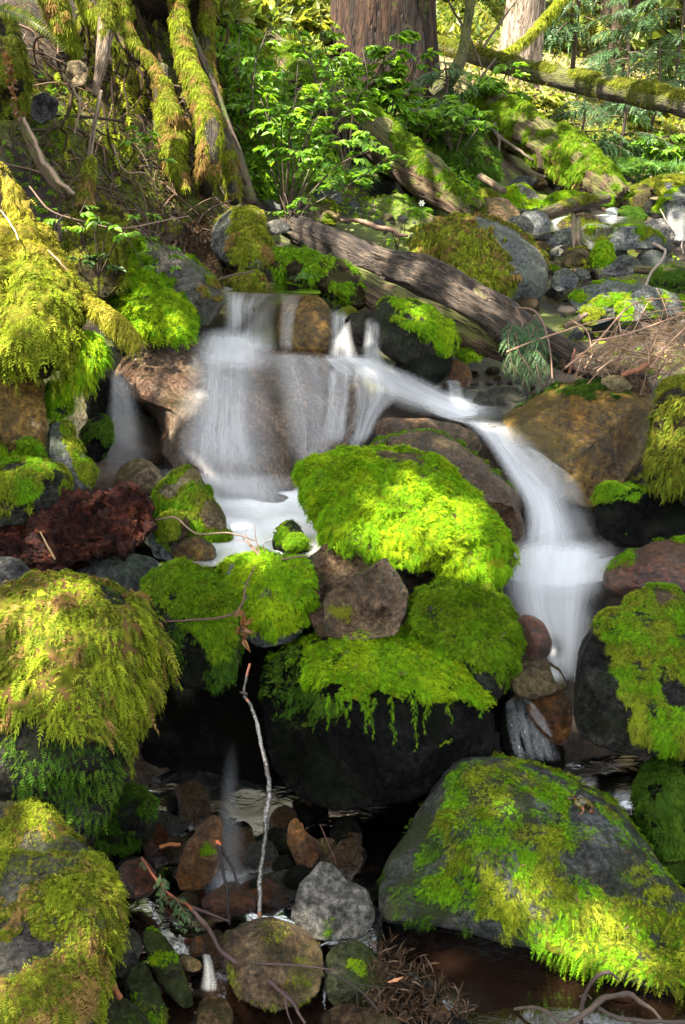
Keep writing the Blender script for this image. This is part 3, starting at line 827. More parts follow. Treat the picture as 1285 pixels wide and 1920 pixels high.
rock('boulder', 'upright yellow-mossed rock above the top fall', [(395,440),(410,410),(440,390),(490,392),(500,420),(512,470),(500,510),(440,505),(400,475)], 4.35, 'grey', .8, .5, 2.6, .06, sub=5, moss=mb(pal='mix', L=.024, cov=4, poly=[(440,388),(498,392),(515,480),(490,512),(430,500),(425,440)], up=(-.7,-.1)))
rock('stone', 'small tan sunlit stone beside the upright mossy rock', [(497,418),(520,410),(545,420),(542,435),(515,442),(498,436)], 4.4, 'pale', .7, .6, sub=3)
rock('mossy_mound', 'low moss pad at the left end of the top fall crest', [(425,525),(455,512),(490,512),(502,535),(470,545),(430,540)], 4.1, 'bank', .8, .6, sub=4, cat='moss mound', moss=mb(pal='mix', L=.02))
rock('mossy_mound', 'dark mossy bank under the far end of the grey log', [(500,470),(560,460),(640,490),(690,530),(690,570),(650,580),(600,555),(520,545)], 4.25, 'bank', .6, .4, 2.2, .1, sub=5, cat='moss mound', moss=mb(pal='green', L=.028, cov=3, up=(-.8,-.2), patch=.35))
rock('boulder', 'big smooth grey boulder with a shaggy moss face behind the grey log', [(762,455),(800,425),(865,405),(920,410),(975,445),(1020,480),(1030,520),(1015,560),(960,590),(880,600),(800,560),(765,500)], 4.85, 'slate', .75, .7, 2.7, .04, 1.8, sub=6,
     moss=[mb(pal='mix', L=.045, cov=4, poly=[(770,450),(830,418),(890,412),(920,440),(955,480),(960,520),(930,570),(880,580),(800,540)], up=(-.9,-.4), droop=.8, pad=.02)])
rock('boulder', 'wet brown boulder arched behind the bright mossy boulder', [(690,840),(720,822),(800,812),(870,835),(930,880),(978,935),(985,1000),(970,1065),(935,1090),(880,1060),(800,1000),(720,920)], 3.15, 'wetbrown', .7, .6, 2.8, .06, 2.8, sub=6, facets=2, moss=mb(pal='green', L=.012, poly=[(640,860),(720,835),(745,845),(720,870)], patch=.4))
rock('stone', 'wet dark ledge stone the stream bends over', [(700,800),(720,785),(780,780),(850,790),(895,810),(910,840),(880,860),(800,850),(710,835)], 3.4, 'wetbrown', .7, .8, sub=5, facets=2)
rock('boulder', 'large moss-covered boulder with a sunlit patch in the middle of the cascade', [(562,890),(585,866),(650,850),(720,846),(780,852),(830,866),(880,925),(930,990),(958,1060),(950,1095),(900,1105),(830,1080),(770,1068),(700,1060),(640,1035),(610,1020),(590,960),(570,915)], 2.9, 'brown', .62, .8, 3.0, .035, 2.0, sub=6,
     moss=mb(pal='bright', L=.020, cov=7, droop=.35, up=(-.75,-.3), poly=[(558,885),(590,860),(700,850),(720,868),(800,872),(820,855),(885,925),(935,990),(962,1065),(950,1105),(890,1112),(800,1075),(760,1070),(690,1055),(600,1020),(575,930)], pad=.014))
rock('boulder', 'big brown boulder with a wet top right of the stream', [(918,800),(980,755),(1060,722),(1140,716),(1205,728),(1228,760),(1215,830),(1180,900),(1130,960),(1060,940),(1000,900),(945,850)], 3.5, 'olive', .7, .75, 2.6, .04, 1.8, sub=6, facets=2, moss=mb(pal='deep', L=.012, poly=[(1010,725),(1130,712),(1190,730),(1120,740),(1040,745)], cov=3))
rock('mossy_mound', 'shaggy mossy bank at the right edge above the red-brown boulder', [(1222,790),(1240,745),(1290,725),(1380,760),(1390,900),(1300,940),(1240,930),(1222,860)], 3.15, 'bank', .6, .4, 2.5, .08, sub=5, cat='moss mound', moss=mb(pal='olive', L=.034, cov=4, patch=.35, up=(-.9,-.4), droop=.8))
rock('boulder', 'mossy rock tucked under the dead twigs at the right edge', [(1235,728),(1260,708),(1330,705),(1350,750),(1280,770),(1240,755)], 3.3, 'brown', .8, .6, sub=4, moss=mb(pal='olive', L=.018))
rock('boulder', 'dark wet slab with a green moss top beside the stream', [(1116,930),(1125,908),(1165,905),(1230,925),(1340,950),(1340,1010),(1220,1025),(1140,1020),(1115,985)], 3.15, 'black', .7, .8, 3.2, .05, sub=5, facets=3, moss=mb(pal='green', L=.012, poly=[(1115,905),(1165,900),(1230,925),(1190,940),(1125,935)], cov=5))
rock('boulder', 'low red-brown wet boulder at the right edge of the lower fall', [(1132,1075),(1160,1045),(1220,1018),(1285,1008),(1380,1030),(1380,1150),(1280,1140),(1200,1125),(1140,1115)], 2.9, 'red', .7, .8, 2.6, .04, sub=5, moss=mb(pal='green', L=.009, poly=[(1135,1070),(1180,1030),(1285,1005),(1285,1025),(1190,1045)], patch=.35, cov=5))
rock('boulder', 'mossy knob rising behind the big mossy boulder on the right', [(1178,1150),(1185,1120),(1225,1095),(1270,1100),(1300,1150),(1290,1220),(1200,1220)], 2.62, 'brown', .8, .5, sub=5, moss=mb(pal='gmix', L=.012, cov=4, patch=.3))
rock('boulder', 'big dark boulder with a mossy right half below the red-brown boulder', [(1078,1300),(1085,1210),(1120,1155),(1180,1128),(1250,1150),(1340,1180),(1400,1300),(1380,1430),(1280,1425),(1190,1415),(1110,1400),(1080,1360)], 2.5, 'dark', .6, .6, 2.7, .035, 1.8, sub=6,
     moss=[mb(pal='gmix', L=.015, cov=6, up=(-.9,-.5), poly=[(1118,1160),(1180,1128),(1250,1160),(1400,1240),(1390,1420),(1250,1420),(1195,1380),(1170,1290),(1130,1220)], patch=.22, pad=.006)])
rock('boulder', 'dark green mossy boulder at the right edge beside the brown pool', [(1198,1470),(1215,1435),(1260,1415),(1340,1420),(1360,1560),(1340,1660),(1270,1640),(1220,1580),(1198,1520)], 2.45, 'black', .7, .5, sub=5, moss=mb(pal='deep', L=.014, cov=5, up=(-.9,-.5), patch=.3))
rock('boulder', 'huge moss-speckled boulder with the frog on it', [(700,1700),(715,1620),(770,1540),(850,1430),(900,1418),(990,1424),(1060,1455),(1150,1492),(1210,1570),(1262,1645),(1330,1730),(1340,1830),(1240,1850),(1150,1815),(1040,1790),(930,1760),(850,1745),(760,1740),(715,1735)], 2.2, 'mossrock', .62, .95, 2.9, .03, 1.8, sub=6, facets=1,
     moss=[mb(pal='gmix', L=.0145, cov=3.4, up=(-.6,-.1), patch=.22, pscale=20, pad=.003, poly=[(800,1580),(860,1430),(950,1422),(1000,1440),(1060,1500),(1080,1560),(1040,1640),(1160,1680),(1250,1660),(1340,1740),(1340,1850),(1240,1850),(1150,1815),(1040,1790),(930,1760),(850,1700),(780,1680)]),
           mb(pal='gmix', L=.013, cov=2.4, up=(-.2,.3), patch=.5, pscale=22, pad=0, poly=[(980,1430),(1060,1460),(1150,1500),(1250,1640),(1200,1660),(1050,1600)]),
           mb(pal='gmix', L=.030, cov=3.5, up=(-.9,-.5), pad=.006, droop=.8, poly=[(1000,1750),(1100,1700),(1240,1690),(1345,1750),(1345,1860),(1230,1855),(1140,1825),(1040,1800)]),
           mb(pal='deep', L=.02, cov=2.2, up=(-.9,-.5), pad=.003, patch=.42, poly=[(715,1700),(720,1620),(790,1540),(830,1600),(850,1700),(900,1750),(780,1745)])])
rock('boulder', 'moss-capped boulder overhanging the black hollow in the middle', [(482,1300),(490,1240),(540,1212),(620,1195),(720,1190),(820,1205),(880,1240),(915,1300),(930,1360),(915,1420),(850,1450),(760,1500),(640,1520),(540,1490),(495,1400)], 2.52, 'black', .55, .55, 2.8, .04, 2.2, sub=6,  # face coloured near-black to stand for the cave's shade
     moss=[mb(pal='bright', L=.020, cov=7, droop=.4, up=(-.8,-.3), poly=[(555,1240),(575,1212),(640,1190),(740,1186),(830,1200),(885,1240),(918,1300),(905,1325),(870,1300),(800,1310),(740,1300),(680,1310),(640,1290),(600,1290)], pad=.012,
              extra=lambda g: hang_strands(g, [(612,1300,70,2.30),(640,1305,60,2.3),(672,1305,95,2.29),(683,1300,80,2.29),(706,1308,55,2.3),(733,1305,95,2.3),(768,1300,100,2.3),(797,1305,70,2.31),(803,1300,50,2.31),(850,1305,50,2.33),(655,1300,40,2.3),(628,1300,45,2.3),(900,1320,30,2.35)], 'green')),
           mb(pal='deep', L=.018, cov=2.5, up=(-.9,-.5), patch=.4, pad=.003, poly=[(486,1240),(560,1210),(600,1290),(640,1330),(560,1380),(500,1330)])])
rock('boulder', 'rounded mossy boulder between the bright mossy boulder and the lower fall', [(762,1170),(775,1120),(830,1092),(900,1100),(950,1130),(980,1190),(970,1240),(945,1300),(920,1320),(850,1240),(790,1200),(765,1190)], 2.62, 'dark', .65, .6, 2.7, .04, sub=6, moss=mb(pal='mid', L=.019, cov=7, droop=.35, up=(-.85,-.4), pad=.012, poly=[(762,1150),(800,1110),(830,1095),(900,1100),(955,1130),(982,1190),(965,1260),(940,1290),(880,1240),(780,1190)]))
rock('boulder', 'angular brown wet stone with a pointed top left of the bright mossy boulder', [(568,1050),(610,1020),(652,1013),(690,1040),(708,1066),(690,1130),(650,1190),(600,1195),(580,1150),(592,1100)], 2.68, 'wetstone', .7, .7, 3.4, .035, sub=6, facets=7, fcut=.72)
rock('boulder', 'faceted brown wet stone leaning in front of the pointed brown stone', [(606,1120),(655,1085),(704,1060),(722,1045),(745,1075),(766,1110),(760,1150),(745,1190),(680,1202),(612,1195)], 2.58, 'wetstone', .7, .6, 3.4, .035, sub=6, facets=7, fcut=.72, moss=mb(pal='olive', L=.010, poly=[(625,1140),(670,1130),(690,1150),(650,1170)], patch=.5, pad=.001))
rock('boulder', 'square slate block with a thick green moss top', [(412,1065),(470,1048),(540,1045),(580,1060),(590,1110),(580,1150),(560,1200),(500,1215),(462,1200),(430,1140)], 2.68, 'slate', .65, .8, 3.6, .03, sub=5, facets=2, moss=mb(pal='bright', L=.019, cov=7, droop=.35, up=(-.6,-.1), poly=[(408,1070),(470,1046),(580,1050),(592,1110),(578,1165),(520,1190),(470,1170),(430,1110)], pad=.014))
rock('boulder', 'dark boulder with moss top left of the slate block', [(255,1130),(285,1070),(340,1048),(400,1070),(440,1115),(455,1180),(450,1250),(420,1290),(340,1290),(290,1240)], 2.55, 'dark', .7, .6, 2.8, .05, sub=6, moss=[mb(pal='mid', L=.019, cov=6.5, droop=.35, up=(-.7,-.2), poly=[(270,1100),(310,1050),(360,1050),(415,1080),(440,1130),(435,1210),(400,1250),(370,1180),(310,1140)], pad=.01), mb(pal='deep', L=.02, cov=2.5, up=(-.9,-.4), patch=.4, pad=.002)])
rock('boulder', 'blue-grey slate with a wet face behind the shaggy boulder', [(132,1085),(160,1050),(205,1032),(280,1040),(320,1070),(300,1110),(230,1120),(150,1115)], 2.72, 'slate', .7, .8, 3.0, .05, sub=5, facets=3, moss=mb(pal='green', L=.012, poly=[(215,1040),(290,1045),(300,1080),(250,1090)], patch=.5, pad=.001))
rock('stone', 'grey stone at the left edge below the red rotten wood', [(-60,1060),(0,1043),(40,1050),(75,1085),(60,1115),(-40,1120)], 2.6, 'grey', .7, .7, sub=5, facets=3)
rock('boulder', 'shaggy boulder under long yellow-green hanging moss at the left edge', [(-120,1180),(-40,1125),(60,1095),(140,1088),(210,1110),(275,1140),(308,1190),(300,1260),(262,1330),(235,1420),(215,1510),(180,1565),(100,1560),(0,1540),(-100,1450)], 2.22, 'dark', .6, .5, 2.6, .04, sub=6,
     moss=[mb(pal='mix', L=.042, cov=6, up=(-.75,-.25), droop=.95, pad=.018, poly=[(-130,1180),(-40,1120),(60,1090),(140,1083),(190,1105),(205,1135),(250,1130),(312,1180),(302,1270),(260,1350),(200,1380),(100,1370),(0,1330),(-100,1400)], down=1.0,
              extra=lambda g: hang_strands(g, [(x_, y_, l_, 2.02 + abs(x_ - 100) * .0004) for x_, y_, l_ in [(82,1340,165),(75,1330,120),(40,1340,130),(20,1350,80),(130,1350,60),(165,1370,70),(178,1370,110),(205,1360,50),(232,1340,130),(246,1330,160),(240,1330,90),(110,1350,50),(60,1350,60),(150,1350,40),(190,1370,60),(10,1330,70),(268,1310,60),(285,1270,50)]], 'mix', sc=1.3)),
           mb(pal='deep', L=.02, cov=1.4, up=(-.95,-.6), patch=.5, pad=.0)])
rock('boulder', 'big mossy boulder in the bottom left corner', [(-120,1480),(-20,1440),(40,1465),(110,1530),(165,1600),(215,1650),(238,1690),(215,1770),(190,1850),(170,1990),(40,2040),(-120,2000)], 1.86, 'greywet', .6, .8, 2.7, .035, sub=6,
     moss=[mb(pal='mix', L=.022, cov=4.0, up=(-.6,-.1), patch=.47, pscale=9, pad=.006, droop=.7), mb(pal='mix', L=.03, cov=3.5, up=(-.95,-.5), pad=.006, droop=.9, patch=.3, poly=[(0,1700),(100,1650),(200,1660),(240,1690),(215,1780),(170,1850),(60,1830),(0,1800)]), mb(pal='olive', L=.02, cov=1.6, up=(-.95,-.6), patch=.5, pad=0)])
# stones in and round the plunge pool
rock('stone', 'yellow-mossed hunched stone in the plunge pool', [(288,940),(300,905),(330,880),(368,876),(385,905),(400,935),(420,970),(430,1040),(400,1055),(340,1050),(300,1000)], 2.98, 'tan', .8, .4, 2.6, .06, sub=5, moss=mb(pal='gmix', L=.013, cov=4, patch=.45, up=(-.5,.1)))
rock('stone', 'small dark mossy stone against the hunched stone', [(288,985),(310,962),(345,960),(360,985),(345,1015),(305,1020)], 2.86, 'brown', .9, .4, sub=4, moss=mb(pal='gmix', L=.014, cov=4, patch=.4))
rock('stone', 'little wet lump below the hunched stone', [(320,1030),(345,1008),(372,1005),(400,1020),(408,1048),(370,1060),(330,1052)], 2.82, 'olive', .9, .4, sub=4)
rock('stone', 'dark stone flake left of the hunched stone with a moss edge', [(278,1015),(292,985),(310,1010),(325,1050),(290,1050)], 2.84, 'slate', .5, .4, sub=4, moss=mb(pal='green', L=.012, poly=[(290,985),(325,1040),(318,1050),(295,1005)]))
rock('stone', 'pointed dark stone with moss at the foot of the main fall', [(508,1015),(520,995),(545,975),(568,995),(582,1030),(570,1048),(520,1045)], 2.88, 'dark', .8, .5, 2.6, .04, sub=5, facets=3, moss=mb(pal='green', L=.012, poly=[(518,1010),(545,990),(572,1010),(575,1040),(530,1040)], patch=.4))
rock('stone', 'round sunlit wet stone left in the spray of the main fall', [(215,905),(225,875),(262,858),(300,875),(312,905),(290,930),(235,930)], 3.2, 'tan', .8, .6, sub=5)
rock('stone', 'brown stone just under the foam of the plunge pool', [(455,960),(475,925),(510,920),(545,930),(560,960),(530,985),(480,985)], 3.25, 'wetbrown', .5, .9, sub=4)
# left bank stones
rock('boulder', 'tall brown rock face under the overhanging moss at the left edge', [(-80,640),(0,660),(70,690),(88,740),(92,850),(60,880),(-40,880),(-90,800)], 2.95, 'olive', .6, .15, 3.2, .05, sub=5, facets=3, moss=mb(pal='green', L=.02, poly=[(-60,840),(60,830),(95,860),(60,890),(-60,890)], up=(-.9,-.4)))
rock('boulder', 'small green mossy rock beside the tall brown rock face', [(80,745),(95,715),(125,722),(135,760),(120,790),(85,785)], 3.0, 'dark', .8, .4, sub=4, moss=mb(pal='green', L=.016, up=(-.9,-.3)))
rock('boulder', 'leaning dark slab with moss on its right edge', [(88,850),(95,795),(125,795),(150,830),(175,880),(178,915),(130,925),(95,900)], 2.92, 'slate', .6, .3, 3.2, .04, sub=5, facets=3, moss=mb(pal='gmix', L=.014, poly=[(122,790),(150,815),(180,880),(178,915),(150,900),(130,830)], up=(-.9,-.4)))
rock('boulder', 'dark flat-topped rock with a pale wet rim left of the rotten wood', [(-80,890),(0,868),(60,862),(110,875),(132,905),(120,950),(40,985),(-60,985)], 2.8, 'dark', .7, .7, 2.8, .05, sub=5, facets=2, moss=mb(pal='gmix', L=.014, patch=.55, up=(-.5,0)))
rock('boulder', 'black mossy rock in the dark recess left of the main fall', [(150,815),(175,780),(205,785),(215,830),(190,870),(155,860)], 3.35, 'black', .8, .4, sub=4, moss=mb(pal='deep', L=.016, patch=.4))
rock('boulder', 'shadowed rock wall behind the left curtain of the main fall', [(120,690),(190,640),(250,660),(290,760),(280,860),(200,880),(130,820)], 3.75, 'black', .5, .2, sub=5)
rock('mossy_mound', 'overhanging mossy bank catching the sun at the left edge', [(-120,290),(-40,270),(20,330),(60,400),(100,450),(135,520),(140,590),(120,640),(80,690),(40,700),(-60,690),(-130,560)], 3.05, 'bank', .45, .5, 2.4, .09, 2.4, sub=6, cat='moss mound',
     moss=[mb(pal='yellow', L=.034, cov=5, up=(-.8,-.3), droop=.7, pad=.02, poly=[(-120,500),(60,480),(140,530),(145,600),(110,680),(40,710),(-60,700),(-130,600)],
              extra=lambda g: hang_strands(g, [(x_, 640 + q_, l_, 2.84) for x_, q_, l_ in [(95,0,110),(108,5,95),(118,-10,85),(75,30,50),(100,10,60),(125,-20,70),(60,40,40),(85,20,80),(30,50,50),(112,-20,120)]], 'yellow', sc=1.4)), mb(pal='gold', L=.030, cov=5, up=(-.7,-.2), droop=.6, pad=.016, poly=[(-120,280),(10,290),(60,390),(110,450),(140,520),(60,500),(-120,520)])])
rock('mossy_mound', 'hanging tuft of bright moss below the mossy branch', [(125,690),(140,640),(165,620),(190,640),(195,670),(175,710),(150,735),(130,725)], 2.95, 'bank', .7, .1, sub=4, cat='moss mound', moss=mb(pal='bright', L=.030, cov=5, up=(-.95,-.6), droop=.9, extra=lambda g: hang_strands(g, [(145,710,60,2.9),(160,715,50,2.9),(135,700,50,2.9),(172,690,60,2.9)], 'yellow', sc=1.3)))
rock('mossy_mound', 'shaded mossy shelf on the left bank above the moss mound', [(130,400),(200,380),(260,420),(240,470),(235,540),(180,570),(130,520)], 3.75, 'bank', .5, .6, 2.3, .1, sub=5, cat='moss mound', moss=mb(pal='olive', L=.03, cov=3, up=(-.8,-.2), patch=.3))
rock('stone', 'pale square stone set high in the left bank', [(122,150),(128,115),(150,112),(167,130),(160,158),(135,165)], 4.05, 'tan', .6, .3, 4.5, .03, sub=5, facets=9, fcut=.62)
rock('stone', 'grey block in the left bank under the pale square stone', [(55,215),(60,180),(85,172),(112,190),(105,220),(75,232)], 3.95, 'grey', .6, .3, 4.5, .03, sub=5, facets=9, fcut=.62)
rock('mossy_mound', 'dark mossy overhang at the top left corner', [(-80,0),(0,10),(35,50),(40,110),(45,190),(20,230),(-60,220)], 3.75, 'bank', .6, .1, 2.6, .1, sub=5, cat='moss mound', moss=mb(pal='olive', L=.03, cov=3, up=(-.9,-.4), patch=.3))
# stones under the lower fall and along the brown pool
rock('stone', 'round wet red-brown stone right of the rounded mossy boulder', [(965,1165),(985,1150),(1015,1160),(1035,1195),(1035,1230),(1000,1240),(970,1215)], 2.6, 'red', .8, .5, sub=5)
rock('stone', 'wet tan stone splitting the foot of the lower fall', [(950,1255),(965,1230),(1010,1225),(1055,1255),(1068,1290),(1030,1310),(965,1305)], 2.62, 'tan', .7, .7, sub=5, facets=3)
rock('stone', 'orange-brown wedge stone under the foot of the lower fall', [(985,1330),(1005,1300),(1050,1288),(1070,1310),(1072,1380),(1050,1400),(1010,1370)], 2.56, 'orange', .8, .5, 3.0, .05, sub=5, facets=4)
rock('stone', 'black stone with a thin glassy sheet of water over it', [(940,1350),(945,1320),(985,1310),(1030,1350),(1062,1400),(1065,1450),(1000,1450),(940,1430)], 2.62, 'black', .8, .6, 2.5, .06, 4.0, sub=5)
rock('stone', 'wet stone beneath the little side fall', [(885,760),(895,735),(940,722),(985,730),(990,755),(960,775),(905,778)], 3.75, 'greywet', .6, .7, sub=5)
rock('stone', 'red-brown stone by the little side fall', [(835,690),(850,670),(875,680),(888,705),(880,728),(850,725)], 3.85, 'orange', .8, .4, sub=4)
rock('mossy_mound', 'small flat moss pad under the grey log', [(845,660),(870,650),(905,655),(905,675),(870,682)], 3.95, 'dark', .6, .8, sub=4, cat='moss mound', moss=mb(pal='green', L=.016))
rock('stone', 'tan pointed stone on the big brown boulder near the log end', [(1120,715),(1145,702),(1175,708),(1190,730),(1150,738)], 3.42, 'tan', .8, .5, sub=4, facets=3)
rock('stone', 'dark mossy-topped slab beside the narrow twin falls', [(618,590),(660,575),(670,590),(640,600)], 3.98, 'dark', .6, .8, sub=3, moss=mb(pal='olive', L=.01))
rock('boulder', 'wide rock wall coloured black as shade at the back of the hollow', [(230,1250),(330,1190),(480,1180),(640,1160),(820,1190),(960,1260),(980,1480),(900,1640),(700,1680),(460,1670),(280,1640),(220,1500)], 2.86, 'black', .3, .12, 3.2, .05, 5, sub=6, facets=3)  # black colour stands for the deep shade behind the overhang
rock('stone', 'glistening black stone jutting under the shaggy boulder', [(250,1380),(270,1350),(310,1360),(345,1385),(330,1402),(270,1402)], 2.42, 'black', .8, .5, sub=4)
rock('boulder', 'dark wet rock hanging low in the hollow beside the shaggy boulder', [(170,1560),(200,1500),(250,1470),(290,1500),(295,1550),(260,1600),(190,1605)], 2.4, 'dark', .8, .4, sub=5, facets=3, moss=mb(pal='deep', L=.014, patch=.5))
# bottom bed
rock('stone', 'orange-brown upright wedge stone beside the thin fall', [(328,1640),(345,1590),(375,1545),(400,1524),(420,1535),(420,1600),(400,1650),(370,1672),(335,1670)], 2.25, 'orange', .7, .4, 3.0, .04, sub=5, facets=4, moss=mb(pal='green', L=.008, poly=[(375,1570),(400,1560),(405,1600),(380,1600)], patch=.55, pad=0))
rock('stone', 'red-brown flat wet stone under the thin fall', [(372,1690),(400,1668),(440,1660),(478,1680),(480,1710),(430,1720),(385,1712)], 2.16, 'red', .7, .8, sub=5)
rock('stone', 'dull red stone left of the orange wedge', [(215,1640),(235,1610),(275,1605),(295,1640),(290,1680),(230,1685)], 2.2, 'red', .7, .7, sub=4)
rock('stone', 'dark red-brown stone right of the thin fall', [(440,1665),(470,1645),(520,1650),(550,1680),(530,1705),(470,1700)], 2.25, 'red', .7, .8, sub=4)
rock('stone', 'tilted brown stone tip standing at the back of the hollow', [(536,1580),(545,1540),(558,1532),(575,1560),(600,1580),(598,1625),(560,1630)], 2.35, 'orange', .7, .3, sub=4, facets=3)
rock('stone', 'brown slab leaning in the dark at the back of the hollow', [(580,1590),(600,1570),(630,1570),(635,1610),(620,1640),(590,1625)], 2.38, 'brown', .5, .3, sub=4, facets=3)
rock('stone', 'small black mossy stone between the hollow and the pale triangular rock', [(530,1650),(545,1625),(575,1620),(590,1645),(570,1668),(540,1668)], 2.25, 'black', .8, .5, sub=4)
rock('stone', 'pale triangular rock in the bottom bed', [(545,1720),(565,1660),(600,1620),(625,1622),(650,1650),(690,1670),(705,1720),(690,1755),(640,1765),(570,1760)], 2.08, 'pale', .7, .6, 3.0, .06, 2.6, sub=5, facets=4, moss=mb(pal='bright', L=.010, poly=[(545,1710),(575,1700),(620,1720),(610,1755),(560,1745)], patch=.55, pad=0))
rock('boulder', 'flat wet grey-brown stone in the middle of the bottom edge', [(412,1750),(450,1728),(510,1720),(570,1740),(610,1770),(612,1820),(595,1875),(520,1900),(450,1880),(420,1820)], 1.98, 'wetstone', .65, .9, 3.0, .06, sub=6, facets=3, moss=mb(pal='olive', L=.008, patch=.65, pad=0, cov=2))
rock('boulder', 'dark green-grey stone right of the flat wet stone', [(605,1800),(625,1770),(670,1762),(705,1785),(725,1830),(718,1885),(660,1905),(615,1880)], 1.98, 'green', .7, .7, 2.8, .06, sub=6, facets=3, moss=mb(pal='bright', L=.008, poly=[(640,1770),(690,1780),(690,1820),(650,1810)], patch=.55, pad=0))
rock('stone', 'long mossy slab tilted across the bottom left bed', [(265,1750),(285,1740),(320,1765),(350,1830),(368,1885),(345,1895),(310,1860),(280,1800)], 1.98, 'green', .6, .6, 3.0, .04, sub=5, facets=2, moss=mb(pal='bright', L=.010, poly=[(262,1738),(300,1745),(325,1790),(310,1810),(280,1790)], patch=.4, pad=.001))
rock('stone', 'grey stone wedged beside the bottom left boulder', [(205,1790),(215,1750),(245,1738),(268,1765),(262,1800),(240,1835),(210,1830)], 1.98, 'greywet', .7, .5, sub=5, facets=3)
rock('stone', 'dark mossy slab standing beside the long tilted slab', [(235,1850),(245,1815),(270,1800),(295,1840),(318,1900),(310,1950),(250,1950)], 1.92, 'green', .6, .5, sub=5, facets=2, moss=mb(pal='gmix', L=.009, patch=.6, pad=0))
rock('stone', 'green stone cut off by the bottom edge', [(165,1910),(185,1870),(225,1862),(265,1890),(285,1930),(270,1980),(180,1980)], 1.85, 'green', .7, .7, sub=5, moss=mb(pal='deep', L=.009, patch=.5, pad=0))
rock('stone', 'thin flat stone with a pale rim beside the little cascade', [(332,1800),(345,1788),(372,1798),(383,1815),(365,1825),(340,1815)], 1.99, 'brown', .5, .9, sub=4)
rock('stone', 'brown stone below the little cascade at the bottom edge', [(368,1890),(385,1865),(420,1868),(440,1895),(430,1935),(375,1940)], 1.9, 'brown', .8, .6, sub=4, facets=2)
rock('stone', 'small orange stone in the trickle above the flat pale-rimmed stone', [(352,1780),(362,1758),(378,1752),(385,1780),(375,1795),(358,1795)], 2.04, 'orange', .7, .5, sub=3)
rock('stone', 'flat stone at the bottom edge under the curved twig', [(600,1905),(640,1880),(700,1890),(760,1915),(750,1960),(620,1960)], 1.88, 'brown', .6, .8, sub=4)
rock('boulder', 'dark boulder base under the frog boulder', [(600,1500),(700,1480),(800,1520),(760,1640),(680,1700),(610,1650)], 2.62, 'black', .5, .2, sub=4)
